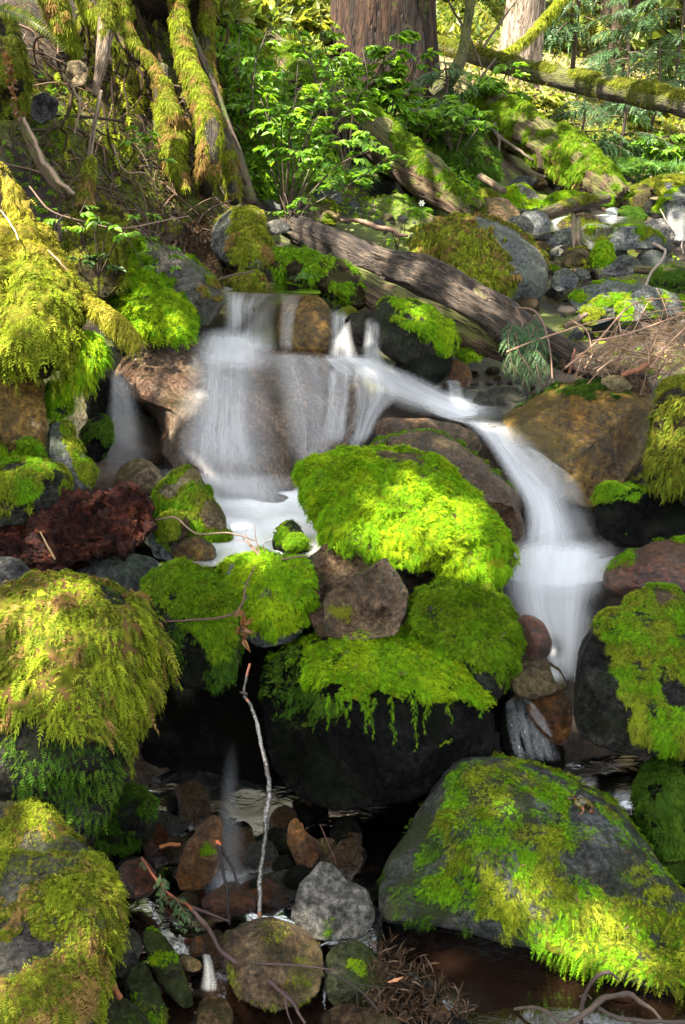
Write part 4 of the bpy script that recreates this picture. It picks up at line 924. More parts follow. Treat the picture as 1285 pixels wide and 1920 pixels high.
# stones of the stream bed upstream, on the right
far = [
 ('blue-grey stone just left of the brown-mossed stone upstream', [(845,365),(858,352),(880,358),(885,378),(855,385)], 6.5, 'slate', None),
 ('stone with a brown moss top behind the broad grey stone', [(885,368),(905,353),(932,360),(935,378),(895,380)], 6.6, 'brown', dict(pal='olive', L=.02)),
 ('broad grey-brown stone behind the big smooth boulder', [(886,395),(910,372),(950,372),(975,395),(980,425),(930,428),(892,420)], 6.0, 'brown', None),
 ('sunlit stone with a glowing yellow-green moss side upstream', [(935,378),(945,352),(975,346),(1010,365),(1018,390),(975,396),(942,390)], 6.3, 'pale', dict(pal='bright', L=.026, cov=5, poly=[(930,380),(940,345),(968,346),(975,370),(1018,378),(1018,395),(940,396)])),
 ('low stone wholly under bright moss upstream', [(1018,382),(1045,362),(1085,358),(1112,372),(1100,388),(1030,392)], 6.4, 'dark', dict(pal='bright', L=.024, cov=6)),
 ('rounded grey stone in front of the broad grey-brown stone', [(945,425),(960,405),(990,405),(1005,425),(1000,447),(960,450)], 5.6, 'grey', None),
 ('pale grey stone beside the rounded grey stone', [(972,410),(985,395),(1020,398),(1036,418),(1020,436),(985,430)], 5.8, 'slate', None),
 ('dark stone at the foot of the pale grey stone', [(1000,430),(1020,424),(1035,432),(1030,448),(1005,448)], 5.5, 'slate', None),
 ('wedge-shaped stone with a mossy edge before the far stream', [(1028,438),(1050,415),(1095,398),(1118,405),(1120,425),(1080,442),(1035,450)], 5.9, 'brown', dict(pal='olive', L=.016, patch=.4)),
 ('dark angular stone left of the wooden stub', [(1022,452),(1045,432),(1075,425),(1080,455),(1040,465)], 5.5, 'slate', None),
 ('long grey slab with moss wisps right of the wooden stub', [(1085,440),(1098,420),(1150,418),(1210,430),(1248,450),(1235,466),(1160,468),(1095,462)], 5.7, 'slate', dict(pal='gmix', L=.02, patch=.62)),
 ('pale sunlit stone at the far right above the long slab', [(1200,430),(1220,412),(1245,410),(1268,440),(1262,452),(1230,450)], 6.3, 'pale', None),
 ('stone with a pink-grey top behind the long slab', [(1172,425),(1185,415),(1205,414),(1215,428),(1185,432)], 6.4, 'tan', None),
 ('flat pale stone behind the long slab by the wedge stone', [(1110,412),(1130,407),(1165,410),(1175,425),(1125,425)], 6.5, 'grey', None),
 ('dark green mossy stone splitting the far rapid', [(1152,402),(1165,388),(1200,390),(1218,408),(1200,420),(1160,418)], 6.7, 'dark', dict(pal='deep', L=.014, cov=5)),
 ('upright brown stone with a mossy left flank beside the far rapid', [(1172,370),(1185,348),(1212,344),(1222,365),(1212,388),(1180,388)], 7.2, 'brown', dict(pal='olive', L=.02, poly=[(1165,375),(1190,340),(1200,350),(1180,390)])),
 ('dark wet stone low in front of the upright brown stone', [(1205,385),(1220,372),(1238,378),(1240,398),(1215,400)], 7.0, 'dark', None),
 ('stone with yellow moss at the far right edge', [(1222,358),(1235,340),(1262,338),(1285,350),(1290,372),(1240,375)], 7.6, 'grey', dict(pal='yellow', L=.024, patch=.3)),
 ('long mossy stone far back at the right edge', [(1192,350),(1215,336),(1270,330),(1300,338),(1290,348),(1215,352)], 8.2, 'brown', dict(pal='olive', L=.02)),
 ('dark leaning boulder with a moss edge beside the far right fall', [(1222,398),(1240,370),(1270,352),(1310,345),(1320,390),(1270,395),(1240,405)], 7.0, 'slate', dict(pal='bright', L=.016, poly=[(1215,400),(1238,368),(1262,355),(1250,380),(1232,402)])),
 ('mossy stone beside the far sunlit moss stone', [(1115,375),(1130,362),(1150,368),(1152,385),(1125,388)], 6.6, 'dark', dict(pal='green', L=.016)),
 ('mossy stone wedge leading to the far rapid', [(1132,365),(1150,362),(1178,378),(1180,388),(1152,386)], 6.9, 'dark', dict(pal='green', L=.014)),
 ('grey egg-shaped stone with a moss tuft in mid bed', [(1055,485),(1065,468),(1090,464),(1118,478),(1124,500),(1090,505),(1060,500)], 5.2, 'brown', dict(pal='yellow', L=.018, poly=[(1085,480),(1120,490),(1110,505),(1088,500)])),
 ('smooth brown-grey stone right of the yellow moss clump', [(1125,515),(1140,492),(1175,476),(1200,488),(1198,510),(1160,520)], 5.1, 'grey', None),
 ('angular black stone right of the big smooth boulder', [(1030,535),(1040,508),(1065,502),(1087,520),(1080,540),(1045,545)], 4.95, 'slate', None),
 ('little grey stone between the black stone and the great slab', [(1072,515),(1085,503),(1105,508),(1108,522),(1085,525)], 5.0, 'grey', None),
 ('mossy half-round stone above the angular black stone', [(1030,505),(1040,490),(1060,492),(1068,508),(1045,515)], 5.2, 'brown', dict(pal='gmix', L=.016, patch=.4)),
 ('great wet slate slab lying across the right bed', [(1065,560),(1085,538),(1140,522),(1200,528),(1260,550),(1300,570),(1285,588),(1200,600),(1120,600),(1080,580)], 4.6, 'slate', dict(pal='bright', L=.014, patch=.72)),
 ('tilted grey slab resting before the great slate slab', [(1080,595),(1100,570),(1140,552),(1175,552),(1182,575),(1150,600),(1105,612)], 4.35, 'slate', dict(pal='gmix', L=.014, patch=.66)),
 ('round grey stone at the end of the tilted slab', [(1150,590),(1162,565),(1190,560),(1210,578),(1200,600),(1165,604)], 4.3, 'grey', dict(pal='bright', L=.014, patch=.62)),
 ('dark green mossy stone at the right edge above the great slab', [(1212,530),(1225,503),(1260,498),(1310,512),(1310,545),(1240,548)], 4.9, 'dark', dict(pal='deep', L=.016, cov=4)),
 ('clump of yellow-green moss on a stone in mid bed', [(1110,480),(1120,458),(1140,455),(1152,480),(1140,502),(1118,500)], 5.15, 'bank', dict(pal='bright', L=.026, cov=5, up=(-.9,-.4))),
 ('small mossy stone against the big smooth boulder by the white flower', [(772,435),(782,422),(800,422),(812,436),(790,445)], 5.3, 'dark', dict(pal='gmix', L=.02)),
 ('blue-grey stone under the ferns left of the hollow log', [(548,370),(565,352),(605,345),(640,360),(642,382),(590,388),(555,385)], 5.6, 'slate', None),
 ('rounded tan-grey stone at the far end of the grey log', [(585,400),(600,378),(622,378),(638,400),(632,422),(600,420)], 5.1, 'tan', dict(pal='gmix', L=.016, patch=.5)),
 ('flat grey stone at the foot of the leaning pole', [(484,385),(500,372),(525,380),(528,394),(495,398)], 5.2, 'slate', None),
 ('flat stone right of the stone at the leaning pole', [(520,388),(540,376),(562,382),(560,395),(530,398)], 5.3, 'grey', None),
 ('grey stone at the right edge beneath the dead twigs', [(1260,625),(1275,600),(1320,600),(1320,640),(1275,645)], 4.0, 'grey', None),
 ('stone half buried under the dead twigs', [(1160,720),(1180,700),(1215,712),(1225,738),(1190,745)], 3.55, 'brown', None),
 ('flat stone by the sunlit foot of the mossy log', [(1030,470),(1045,462),(1058,470),(1050,480),(1034,480)], 5.4, 'grey', None),
]
for lb, ol, t, mt, ms in far:
    rock('stone' if 'boulder' not in lb else 'boulder', lb, ol, t, mt, .8, .8, 3.1, .05, sub=4 if t > 5.4 else 5, facets=6 if mt in ('slate', 'pale', 'grey') else 4, fcut=.86, moss=mb(**ms) if ms else None, group=None)

rock('debris_bank', 'low dark bank of twiggy debris left of the bottom right roots', [(680,1960),(690,1850),(705,1790),(735,1778),(790,1830),(850,1880),(920,1940),(930,1990)], 2.0, 'dark', .6, .8, 2.6, .1, 4, sub=5, cat='debris bank')
rock('stone', 'small brown stone on the debris bank at the bottom edge', [(800,1900),(815,1885),(840,1888),(850,1905),(830,1920)], 1.9, 'orange', .8, .7, sub=3)
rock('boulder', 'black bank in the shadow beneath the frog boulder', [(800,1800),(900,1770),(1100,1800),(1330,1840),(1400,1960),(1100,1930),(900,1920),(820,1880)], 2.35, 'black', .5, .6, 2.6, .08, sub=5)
# ------------------------------------------------------------------ loose stones on the bed (copies)
import bmesh
proto = []
for q in range(12):
    V, T = ico(4); s = np.array([1, rng.uniform(.6, 1), rng.uniform(.4, .75)])
    P = V * s
    for _ in range(3 if q < 6 else 8):
        nn = unit(rng.normal(size=3)); pr = P @ nn; P = P - nn * (np.maximum(pr - np.quantile(pr, rng.uniform(.72, .93)), 0) * .92)[:, None]
    P = P * (1 + .16 * fbm(V * 1.3 + q * 7, 3, q) + .07 * fbm(V * 5 + q, 3, q))[:, None]
    proto.append((P, T))
pm = ['grey', 'brown', 'slate', 'tan', 'red', 'orange', 'greywet', 'dark']
pmesh = {}
def pebbles(n, poly, smin, smax, mats, label, group, zmin=-9):
    P0 = np.array(poly); lo = P0.min(0); hi = P0.max(0); c = 0
    gb = BVH[0]
    while c < n:
        x = rng.uniform(lo[0], hi[0]); y = rng.uniform(lo[1], hi[1])
        if not inpoly(np.array([x]), np.array([y]), poly)[0]: continue
        c += 1
        p, nn, t = hit(x, y, 3); g_ = hit(x, y, 3, True)
        if c < n - 3 and g_[2] - t > .01: continue
        p, nn, t = g_; p[2] = max(p[2], zmin)
        mt = mats[rng.integers(0, len(mats))]; q = int(rng.integers(0, 12)); sc = math.exp(rng.uniform(math.log(smin), math.log(smax)))
        key = (q, mt)
        if key not in pmesh:
            o = build_mesh('pebble', proto[q][0], proto[q][1], M[mt], origin=np.zeros(3)); pmesh[key] = o
        else:
            o = pmesh[key].copy(); COL.objects.link(o)
        o.scale = (sc, sc, sc); o.location = p + nn * sc * .15; o.rotation_euler = (rng.uniform(-.4, .4), rng.uniform(-.4, .4), rng.uniform(0, 6.28))
        tag(o, label, 'pebble', group)
pebbles(70, [(1020,430),(1285,450),(1285,620),(1080,640),(1030,560)], .012, .045, ['grey', 'slate', 'brown', 'tan'], 'small loose pebble lying among the larger upstream stones', 'pebbles among the upstream stones')
pebbles(40, [(840,370),(1285,340),(1285,450),(1000,450)], .02, .05, ['grey', 'slate', 'brown'], 'small loose pebble lying among the larger upstream stones', 'pebbles among the upstream stones')
pebbles(75, [(230,1560),(640,1560),(720,1780),(500,1900),(250,1800)], .006, .022, ['red', 'orange', 'brown', 'dark', 'greywet'], 'small wet pebble on the bed of the bottom pool', 'wet pebbles of the bottom pool', -.09)
pebbles(45, [(330,1800),(760,1830),(900,1920),(330,1920)], .005, .018, ['brown', 'dark', 'grey', 'tan'], 'small wet pebble on the bed of the bottom pool', 'wet pebbles of the bottom pool', -.09)
pebbles(30, [(640,380),(780,410),(840,440),(760,470),(640,420)], .015, .045, ['grey', 'slate', 'tan'], 'small grey pebble beside the weathered grey log', 'pebbles beside the grey log')
pebbles(25, [(830,690),(960,700),(1040,720),(960,760),(850,740)], .01, .03, ['brown', 'red', 'greywet'], 'small wet pebble beside the little side fall', 'pebbles by the little side fall')

pebbles(46, [(225,1570),(330,1540),(650,1560),(720,1760),(760,1900),(560,1920),(240,1900)], .028, .06, ['greywet', 'brown', 'dark', 'red', 'wetbrown'], 'fist-sized wet dark stone packed into the bottom bed', 'packed stones of the bottom bed', -.085)
pebbles(24, [(250,1540),(640,1520),(720,1640),(640,1650),(300,1640)], .03, .07, ['black', 'dark', 'wetbrown'], 'fist-sized wet dark stone packed into the bottom bed', 'packed stones of the bottom bed', -.085)
pebbles(40, [(1000,400),(1285,400),(1285,620),(1050,640),(960,600)], .04, .11, ['grey', 'slate', 'slate', 'brown'], 'angular grey stone packed among the upstream boulders', 'packed stones of the upstream bed')
pebbles(30, [(850,350),(1285,330),(1285,420),(960,440)], .06, .14, ['grey', 'slate', 'brown'], 'angular grey stone packed among the upstream boulders', 'packed stones of the upstream bed')
pebbles(22, [(960,1150),(1080,1230),(1090,1450),(930,1420)], .02, .05, ['wetbrown', 'brown', 'orange', 'black'], 'wet stone wedged beside the foot of the lower fall', 'stones wedged below the lower fall')
pebbles(26, [(180,840),(310,860),(300,1050),(60,1050),(140,900)], .02, .06, ['wetbrown', 'dark', 'tan'], 'wet stone wedged at the left rim of the plunge pool', 'stones at the plunge pool rim')
pebbles(22, [(640,600),(900,640),(960,720),(860,760),(700,700)], .02, .06, ['wetbrown', 'black', 'brown'], 'wet stone wedged under the cracked grey log', 'stones under the grey log')

# ------------------------------------------------------------------ fallen timber
log('log', 'weathered grey log with cracked grain lying across the stream', [(735,500,4.28),(800,520,4.15),(900,575,3.98),(1000,635,3.84),(1100,685,3.70),(1190,712,3.58)], [31,38,40,36,28,16], 'greylog', 36, 110, .26, (26,26,1.8), ends=(1,1), jag=1.2, seed=4)
log('log', 'shorter weathered grey log lying behind the cracked grey log', [(562,432,4.62),(610,455,4.52),(680,495,4.42),(745,525,4.32)], [26,34,40,26], 'greylog', 32, 80, .28, (26,26,1.8), jag=1.4, seed=9)
log('log', 'dark rotten under-log beneath the cracked grey log', [(650,520,4.35),(760,580,4.1),(880,630,3.98),(940,660,3.95)], [24,30,28,14], 'brownlog', 28, 60, .3, (20,20,2), jag=1, seed=12)
log('fallen_log', 'long reddish rotting trunk slanting down the bank into the hollow', [(415,40,7.1),(500,105,6.8),(600,190,6.5),(720,275,6.15),(800,335,5.9),(890,400,5.6)], [42,46,48,46,40,24], 'brownlog', 36, 120, .2, (14,14,2), jag=.8, seed=21, cat='fallen trunk',
    moss=[mb(pal='mid', L=.04, cov=2.5, up=(.3,.8), patch=.48, pscale=5, pad=.01)])
log('fallen_log', 'thick mossy trunk slanting behind the hollow log in the upstream gap', [(905,190,7.9),(960,235,7.6),(1040,285,7.3),(1110,335,7.0),(1160,375,6.8)], [34,42,46,44,30], 'brownlog', 32, 80, .2, (14,14,3), jag=.6, seed=31, cat='fallen trunk',
    moss=[mb(pal='mid', L=.04, cov=3.0, up=(-.5,.2), patch=.42, pscale=6, pad=.01, droop=.6), mb(pal='dry', L=.04, cov=1.0, up=(-.7,0), patch=.55, pscale=6, pad=0, droop=.6)])
log('fallen_log', 'slim straight trunk fallen across the forest behind the big tree', [(800,78,9.4),(900,108,8.8),(1000,135,8.2),(1100,158,7.6),(1200,178,7.0),(1330,205,6.5)], [13,15,18,20,22,24], 'mosslog', 24, 120, .14, (18,18,6), seed=41, cat='fallen trunk', moss=[mb(pal='olive', L=.03, cov=3.0, up=(.25,.7), patch=.35, pscale=4, pad=.012), mb(pal='olive', L=.022, cov=.8, up=(-.9,-.6), patch=.5, pscale=6, pad=0)])
log('log', 'dark drift log lying in the stream before the far rapid', [(1000,408,6.1),(1050,392,6.2),(1100,378,6.3),(1140,372,6.4)], [9,13,14,9], 'thinbark', 20, 40, .2, (20,20,4), moss=[mb(pal='olive', L=.016, patch=.5, pad=.002)], seed=44)
log('log', 'thin brown root crossing the bed above the great slab', [(1190,505,5.0),(1230,508,4.95),(1300,510,4.9)], [7,8,8], 'brownlog', 14, 30, .2, seed=45)
log('wood_stub', 'upright broken wooden stub in the middle of the right bed', [(1082,458,5.3),(1082,440,5.32),(1081,416,5.35)], [10,10,9], 'snag', 14, 24, .2, (40,40,6), jag=1.6, cat='wood stub', seed=46)
log('wood_stub', 'splintered grey knot standing on the cracked grey log', [(905,560,3.95),(897,545,3.97),(890,528,4.0)], [16,13,6], 'snag', 14, 20, .25, jag=1.2, cat='wood stub', seed=47)
log('log', 'short brown log stuck in the bank below the trunk hollow', [(900,330,6.4),(925,345,6.3),(945,358,6.2)], [7,7,6], 'snag', 12, 20, .2, seed=48)
rock('hollow', 'black rock as painted shade under the long rotting trunk', [(685,400),(690,350),(730,335),(780,350),(790,390),(760,415),(710,418)], 5.95, 'black', .3, .2, sub=4, cat='painted shade')  # dark block stands in for the shade under the trunk
rock('root_mass', 'mossy root mass between the hollow log and the mossy trunk', [(770,290),(830,235),(900,240),(940,290),(945,340),(900,355),(840,350),(790,330)], 6.9, 'bank', .5, .5, 2.4, .12, sub=5, cat='root mass', moss=mb(pal='deep', L=.04, cov=3, up=(-.9,-.3), patch=.25))
rock('rotten_stump', 'crumbling red stump among the shrubs by the big tree', [(750,240),(765,205),(800,200),(822,225),(820,250),(780,262)], 7.0, 'red', .8, .3, 2.6, .14, 4, sub=5, cat='stump', ridge=.2)
# red rotten wood chunk
def chunk():
    ob = rock('rotten_wood', 'crumbly dark red chunk of rotten wood on the left stones', [(-30,1000),(0,985),(30,950),(70,930),(150,920),(200,912),(250,908),(280,930),(290,965),(275,1005),(230,1030),(160,1045),(130,1080),(85,1088),(60,1060),(0,1040)], 2.72, 'rot', .6, .6, 2.7, .10, 9.0, sub=6, cat='rotten wood', ridge=.22, facets=2)
m, nt = newmat('red_rotten_wood'); k = N(nt); co = k.n('TexCoord').outputs['Object']
st = k.n('Mapping', Vector=co, Scale=(14, 24, 30), Rotation=(.2, .3, .5)).outputs[0]
n1 = k.noise(st, 1, 8, .7, 1.2); n2 = k.noise(co, 60, 6, .7); n3 = k.noise(co, 7, 4, .6)
c = k.ramp(n1, [(.32, (.005, .002, .002)), (.5, (.022, .005, .003)), (.6, (.065, .016, .007)), (.7, (.26, .09, .03))])
c = k.mix(k.mrange(n3, .45, .62, 0, .8), c, k.mix(1.0, c, (.35, .25, .25), 'MULTIPLY'))
h = k.math('ADD', n1, k.math('MULTIPLY', n2, .7))
b = k.n('BsdfPrincipled', Roughness=.55, Normal=k.n('Bump', Strength=1.0, Distance=.03, Height=h).outputs[0]); k.set(b, 'Base Color', c); b.inputs['Specular IOR Level'].default_value = .12; k.out(b.outputs[0]); M['rot'] = m
chunk()

# ------------------------------------------------------------------ left bank: roots, poles, snags and the tree they belong to
rootm = lambda **k: mb(**dict(dict(pal='mix', L=.022, cov=3.6, up=(-.8,-.1), patch=.24, pscale=7, pad=.008, droop=.9), **k))
tb = at(270, -60, 5.1)
tree = empty('large_tree', tb, 'tall tree above the left bank standing on bare mossy roots', 'tree')
log('trunk', None, [(262,20,5.1),(255,-60,5.1),(245,-400,5.15),(235,-1500,5.2),(230,-4200,5.3)], [150,120,100,95,60], 'bark', 40, 60, .12, (8,8,1.5), parent=tree)
for pts, rd in [([(330,-10,4.85),(345,90,4.75),(370,170,4.62),(395,240,4.5),(390,310,4.45),(385,360,4.6),(380,400,4.9)], [13,15,18,21,18,12,7]),
                ([(225,-10,4.7),(245,70,4.7),(285,120,4.68),(310,170,4.6),(330,230,4.55),(340,290,4.8)], [9,8,8,10,10,5]),
                ([(95,-10,4.3),(120,60,4.3),(145,110,4.35)], [22,18,9]),
                ([(160,-10,4.5),(185,50,4.5),(225,110,4.55)], [16,12,7]),
                ([(300,130,4.72),(310,220,4.62),(325,300,4.5),(345,345,4.45)], [14,16,15,9]),
                ([(395,-10,5.05),(385,80,5.0),(400,190,4.9),(430,300,4.75),(440,380,4.65)], [12,12,13,13,9]),
                ([(340,230,4.6),(335,300,4.5),(350,360,4.42)], [9,10,7])]:
    log('root', None, pts, rd, 'root', 20, 50, .25, (16,16,4), parent=tree, moss=rootm())
g = Geo()
for _ in range(46):
    x0 = rng.uniform(40, 440); y0 = rng.uniform(-20, 200); L_ = rng.uniform(60, 220); a_ = rng.normal(1.35, .45)
    pts = []
    for s_ in np.linspace(0, 1, 5):
        x_ = x0 + math.cos(a_) * L_ * s_ + rng.normal(0, 9); y_ = y0 + math.sin(a_) * L_ * s_; p_, n_, t_ = hit(x_, max(-40, y_), 4.6, True); pts.append(p_ + n_ * rng.uniform(.02, .10))
    W_ = cr(pts, 16); r_ = rng.uniform(.004, .014); V, F, G, _ = tube(W_, np.linspace(r_, r_ * .4, 16), 6)
    g.add(V, F, np.array([.04, .026, .015]) * rng.uniform(.35, 1.4))
    if rng.random() < .6:
        K = 60; i_ = rng.integers(0, 16, K); frond_geo(g, W_[i_], unit(rng.normal(0, .5, (K, 3)) + [0, -.2, -1]), unit(rng.normal(size=(K, 3))), rng.uniform(.02, .05, K), palette(W_[i_], 'yellow', 5), 5, .35, .4)
g.build('fine_roots', M['moss'], tree, smooth=False)
g = Geo()
for _ in range(420):
    x_ = rng.uniform(20, 460); y_ = rng.uniform(60, 470)
    if not inpoly(np.array([x_]), np.array([y_]), [(0,60),(330,100),(440,380),(420,470),(250,450),(120,400),(40,260)])[0]: continue
    p_, n_, t_ = hit(x_, y_, 4, True); dd_ = unit(rng.normal(size=3) + np.array([.3, 0, -.8])); dd_ = unit(dd_ - n_ * (dd_ @ n_) * .9); L_ = rng.uniform(.05, .30)
    W_ = np.array([p_ + n_ * .012, p_ + n_ * rng.uniform(.015, .04) + dd_ * L_ * .5 + rng.normal(0, .01, 3), p_ + n_ * .015 + dd_ * L_]); V, F, G, _ = tube(cr(W_, 7), rng.uniform(.0015, .006), 4)
    g.add(V, F, np.array([.07, .043, .025]) * rng.uniform(.25, 1.5))
tag(g.build('twig_litter', M['twig']), kind='stuff')
log('pole', 'long bare pole leaning down the left bank to the flat grey stones', [(340,25,4.95),(385,130,4.9),(420,230,4.85),(450,310,4.8),(472,385,4.75)], [7,10,12,13,13], 'thinbark', 16, 60, .12, (30,30,6), cat='pole')
log('snag', 'broken bare snag hanging down the left bank', [(205,-10,4.2),(198,60,4.15),(190,120,4.12),(178,180,4.1)], [17,16,11,5], 'snag', 18, 50, .2, (30,30,3), cat='snag', moss=rootm(pal='olive', poly=[(185,-10),(225,-10),(222,50),(200,60)]))
log('snag', 'thin forked dead stem with a mossy foot below the bare snag', [(190,170,3.9),(178,230,3.88),(168,300,3.85),(163,350,3.82),(160,390,3.8)], [3,4,5,9,13], 'snag', 12, 50, .2, cat='snag', moss=rootm(pal='mix', poly=[(145,300),(180,300),(182,400),(140,400)], patch=0))
log('branch', 'sun-bright mossy branch reaching out over the main fall from the left', [(115,525,3.05),(150,560,3.0),(200,595,2.95),(240,630,2.9),(268,655,2.88)], [13,15,15,13,6], 'snag', 16, 50, .2, cat='branch', moss=[mb(pal='gold', L=.022, cov=5, up=(-.9,-.3), patch=.1, pad=.006, droop=.8, extra=lambda g: hang_strands(g, [(x_, y_, l_, t_) for x_, y_, l_, t_ in [(150,575,30,3.0),(225,635,25,2.91),(240,645,22,2.9),(262,655,25,2.88),(195,610,25,2.95)]], 'gold'))])
log('log', 'dark brown log sunk in the left bank beside the sunlit moss', [(40,225,3.7),(70,290,3.65),(100,335,3.6),(130,370,3.6)], [8,11,12,10], 'brownlog', 16, 40, .2, seed=61)
stick('stick', 'thin pale stick leaning on the left bank', [(45,222,3.65),(75,290,3.6),(105,330,3.58),(140,365,3.55)], [3,4,5,4], col=(.16,.11,.07))
for lb, pts, rd, cc in [('long bent twig arching from the left bank toward the grey boulder', [(55,350,3.5),(95,395,3.5),(150,415,3.55),(230,428,3.6),(300,415,3.7),(355,405,3.8)], [1.6,2,2,1.6,1.4,1], (.14,.09,.06)),
                    ('pale dead twig lying on the sunlit moss', [(0,395,2.95),(20,420,2.92),(35,450,2.9)], [2,2,1.5], (.25,.19,.12)),
                    ('thin twig hooked over the overhanging moss', [(90,470,2.95),(110,490,2.92),(128,508,2.92)], [1.5,1.8,1.2], (.16,.11,.07)),
                    ('short twig lying at the crest of the top fall', [(410,525,3.98),(440,515,3.98),(478,508,4.0)], [2,2,1.5], (.06,.04,.03)),
                    ('fine dead twig beside the pale square stone', [(138,165,4.0),(150,200,3.95),(140,250,3.9)], [2,2,1.5], (.12,.08,.05)),
                    ('curled root fibre under the forked dead stem', [(210,270,3.9),(235,320,3.9),(280,330,3.95),(300,390,4.0)], [2,2,2,1], (.10,.065,.04)),
                    ('grey branch crossing the far bank below the slim fallen trunk', [(905,230,7.4),(945,262,7.3),(1000,302,7.2)], [4,4,3], (.07,.05,.035)),
                    ('thin upright dead stem before the mossy upstream trunk', [(935,300,7.0),(935,265,7.0),(928,230,7.05)], [3.5,3,2], (.06,.045,.03)),
                    ('broken brown branch behind the far end of the grey log', [(635,410,5.0),(680,418,4.9),(730,432,4.8),(765,442,4.75)], [3,5,5,3], (.10,.06,.04)),
                    ('red-brown twig under the hanging conifer bough', [(1068,700,3.6),(1072,680,3.6),(1078,655,3.62)], [3,3,2], (.10,.04,.02)),
                    ('short cut branch by the edge of the dead twig heap', [(1060,612,4.1),(1085,598,4.1),(1100,590,4.15)], [5,5,4], (.11,.07,.045)),
                    ('bleached forked branch on the stones at the right', [(1210,540,4.6),(1222,510,4.6),(1240,490,4.6),(1246,470,4.62),(1225,455,4.65)], [2.5,2.5,3,3,3], (.18,.14,.11)),
                    ('thin bleached stick leaning at the far right fall', [(1285,440,6.0),(1278,460,5.9),(1282,475,5.9)], [1.5,1.5,1.2], (.25,.2,.16)),
                    ('slender twig leaning near the far right fall', [(1238,392,6.0),(1250,415,6.0),(1262,432,6.0)], [1.3,1.5,1.2], (.22,.18,.14))]:
    stick('twig', lb, pts, rd, cat='twig', col=cc, n=26, sides=6)

# ------------------------------------------------------------------ foreground sticks
def lichen(s, V, c):
    f = fbm(V * np.array([420, 420, 260]), 3, 4) + .9 * fbm(V * 14, 2, 4)
    c = np.where((f > .10)[:, None], np.array([.17, .16, .14]), c * .8)
    r = ((s < .05) | ((s > .16) & (s < .175)) | (s > .985))
    return np.where(r[:, None], np.array([.20, .06, .02]), c)
stick('stick', 'white-lichened black stick standing in the bottom pool', [(468,1245,2.3),(458,1300,2.28),(478,1340,2.27),(490,1400,2.25),(500,1440,2.24),(503,1500,2.22),(497,1570,2.2),(488,1640,2.17),(487,1720,2.12)], [2.5,3,3.2,3.6,4.4,5,4.6,4.4,3.6], n=420, sides=10, marks=lichen, mat='wetstick', col=(.03,.025,.02), sub=[([(462,1302,2.28),(450,1298,2.26)], 4)])
ember = lambda s, V, c: np.where((s < .06)[:, None], np.array([.40, .10, .03]), c)
stick('twig', 'thin black twig with an orange tip standing left of the lichened stick', [(407,1575,2.14),(415,1610,2.13),(425,1670,2.11),(430,1735,2.09)], [3.6,3,3,2.4], 'twig', 'twig', (.012,.009,.008), marks=ember)
stick('twig', 'short black twig leaning from the orange-tipped twig', [(409,1578,2.14),(425,1610,2.14),(440,1640,2.13),(446,1665,2.12)], [3.6,3,3,2.4], 'twig', 'twig', (.012,.009,.008), marks=ember)
def reddish(s, V, c): return np.where((s < .25)[:, None], np.array([.12, .035, .015]), c)
br = empty('fallen_branch', at(400, 1740, 1.98), 'dark curving branch with a green sprig across the bottom bed', 'branch')
stick('stem', None, [(265,1608,2.08),(310,1668,2.05),(350,1700,2.03),(385,1730,2.0),(410,1775,1.95),(440,1805,1.93),(485,1825,1.92),(520,1855,1.9),(548,1880,1.88),(572,1920,1.86)], [2,2.6,3.2,4.4,4.4,4,3.6,3.4,3,2.6], mat='twig', col=(.045,.026,.024), n=90, sides=8, parent=br, marks=reddish,
      sub=[([(440,1805,1.93),(520,1808,1.92),(580,1812,1.92),(640,1822,1.92)], 3), ([(520,1855,1.9),(540,1865,1.9),(560,1890,1.88)], 2.5), ([(355,1700,2.03),(390,1712,2.05),(430,1728,2.06)], 4), ([(535,1875,1.88),(540,1900,1.87),(548,1920,1.87)], 2.5)])
g = Geo(); gs = Geo()
for pts, w_, nb in [([(300,1640,2.06),(308,1670,2.04),(322,1705,2.0)], .022, 30), ([(325,1680,2.03),(350,1715,2.0),(375,1745,1.98)], .022, 30), ([(312,1650,2.05),(300,1690,2.02),(305,1720,2.0)], .02, 24), ([(340,1700,2.02),(335,1730,1.99),(350,1750,1.97)], .02, 24), ([(265,1606,2.08),(270,1622,2.07),(280,1632,2.07)], .014, 10)]:
    q = np.array(pts); bough_geo(g, gs, at(q[:, 0], q[:, 1], q[:, 2]), w_, nb, 'hem', nl=.28, dens=9, tw=.0014, droop=.15)
g.build('sprig', M['needle'], br, smooth=False); gs.build('sprig_twig', M['twig'], br)
for lb, pts, rd, cc in [('arching root loop at the bottom right under the frog boulder', [(1090,1905,1.95),(1096,1870,1.94),(1115,1835,1.93),(1140,1825,1.92),(1160,1838,1.93)], [3.5,3.5,3.5,3.5,2], (0.037,0.025,0.020)),
                    ('low curved root running along the bottom right edge', [(965,1892,1.95),(1000,1887,1.93),(1035,1900,1.9),(1060,1925,1.88)], [3,3.5,3.5,3.5], (0.040,0.028,0.020)),
                    ('thick forked root at the bottom right corner', [(1065,1925,1.88),(1105,1895,1.88),(1140,1870,1.88),(1185,1866,1.9),(1215,1890,1.9),(1250,1925,1.88)], [6,6,5,5,4,3], (0.043,0.030,0.022)),
                    ('straight root lying low at the bottom right corner', [(1120,1893,1.89),(1160,1908,1.88),(1210,1916,1.86),(1290,1918,1.84)], [4,4,4,3], (0.035,0.025,0.020)),
                    ('tiny root hook under the frog boulder', [(1088,1868,1.95),(1100,1864,1.94),(1110,1872,1.94)], [2,2,1.5], (0.040,0.030,0.022))]:
    stick('root', lb, pts, rd, cat='root', col=cc)
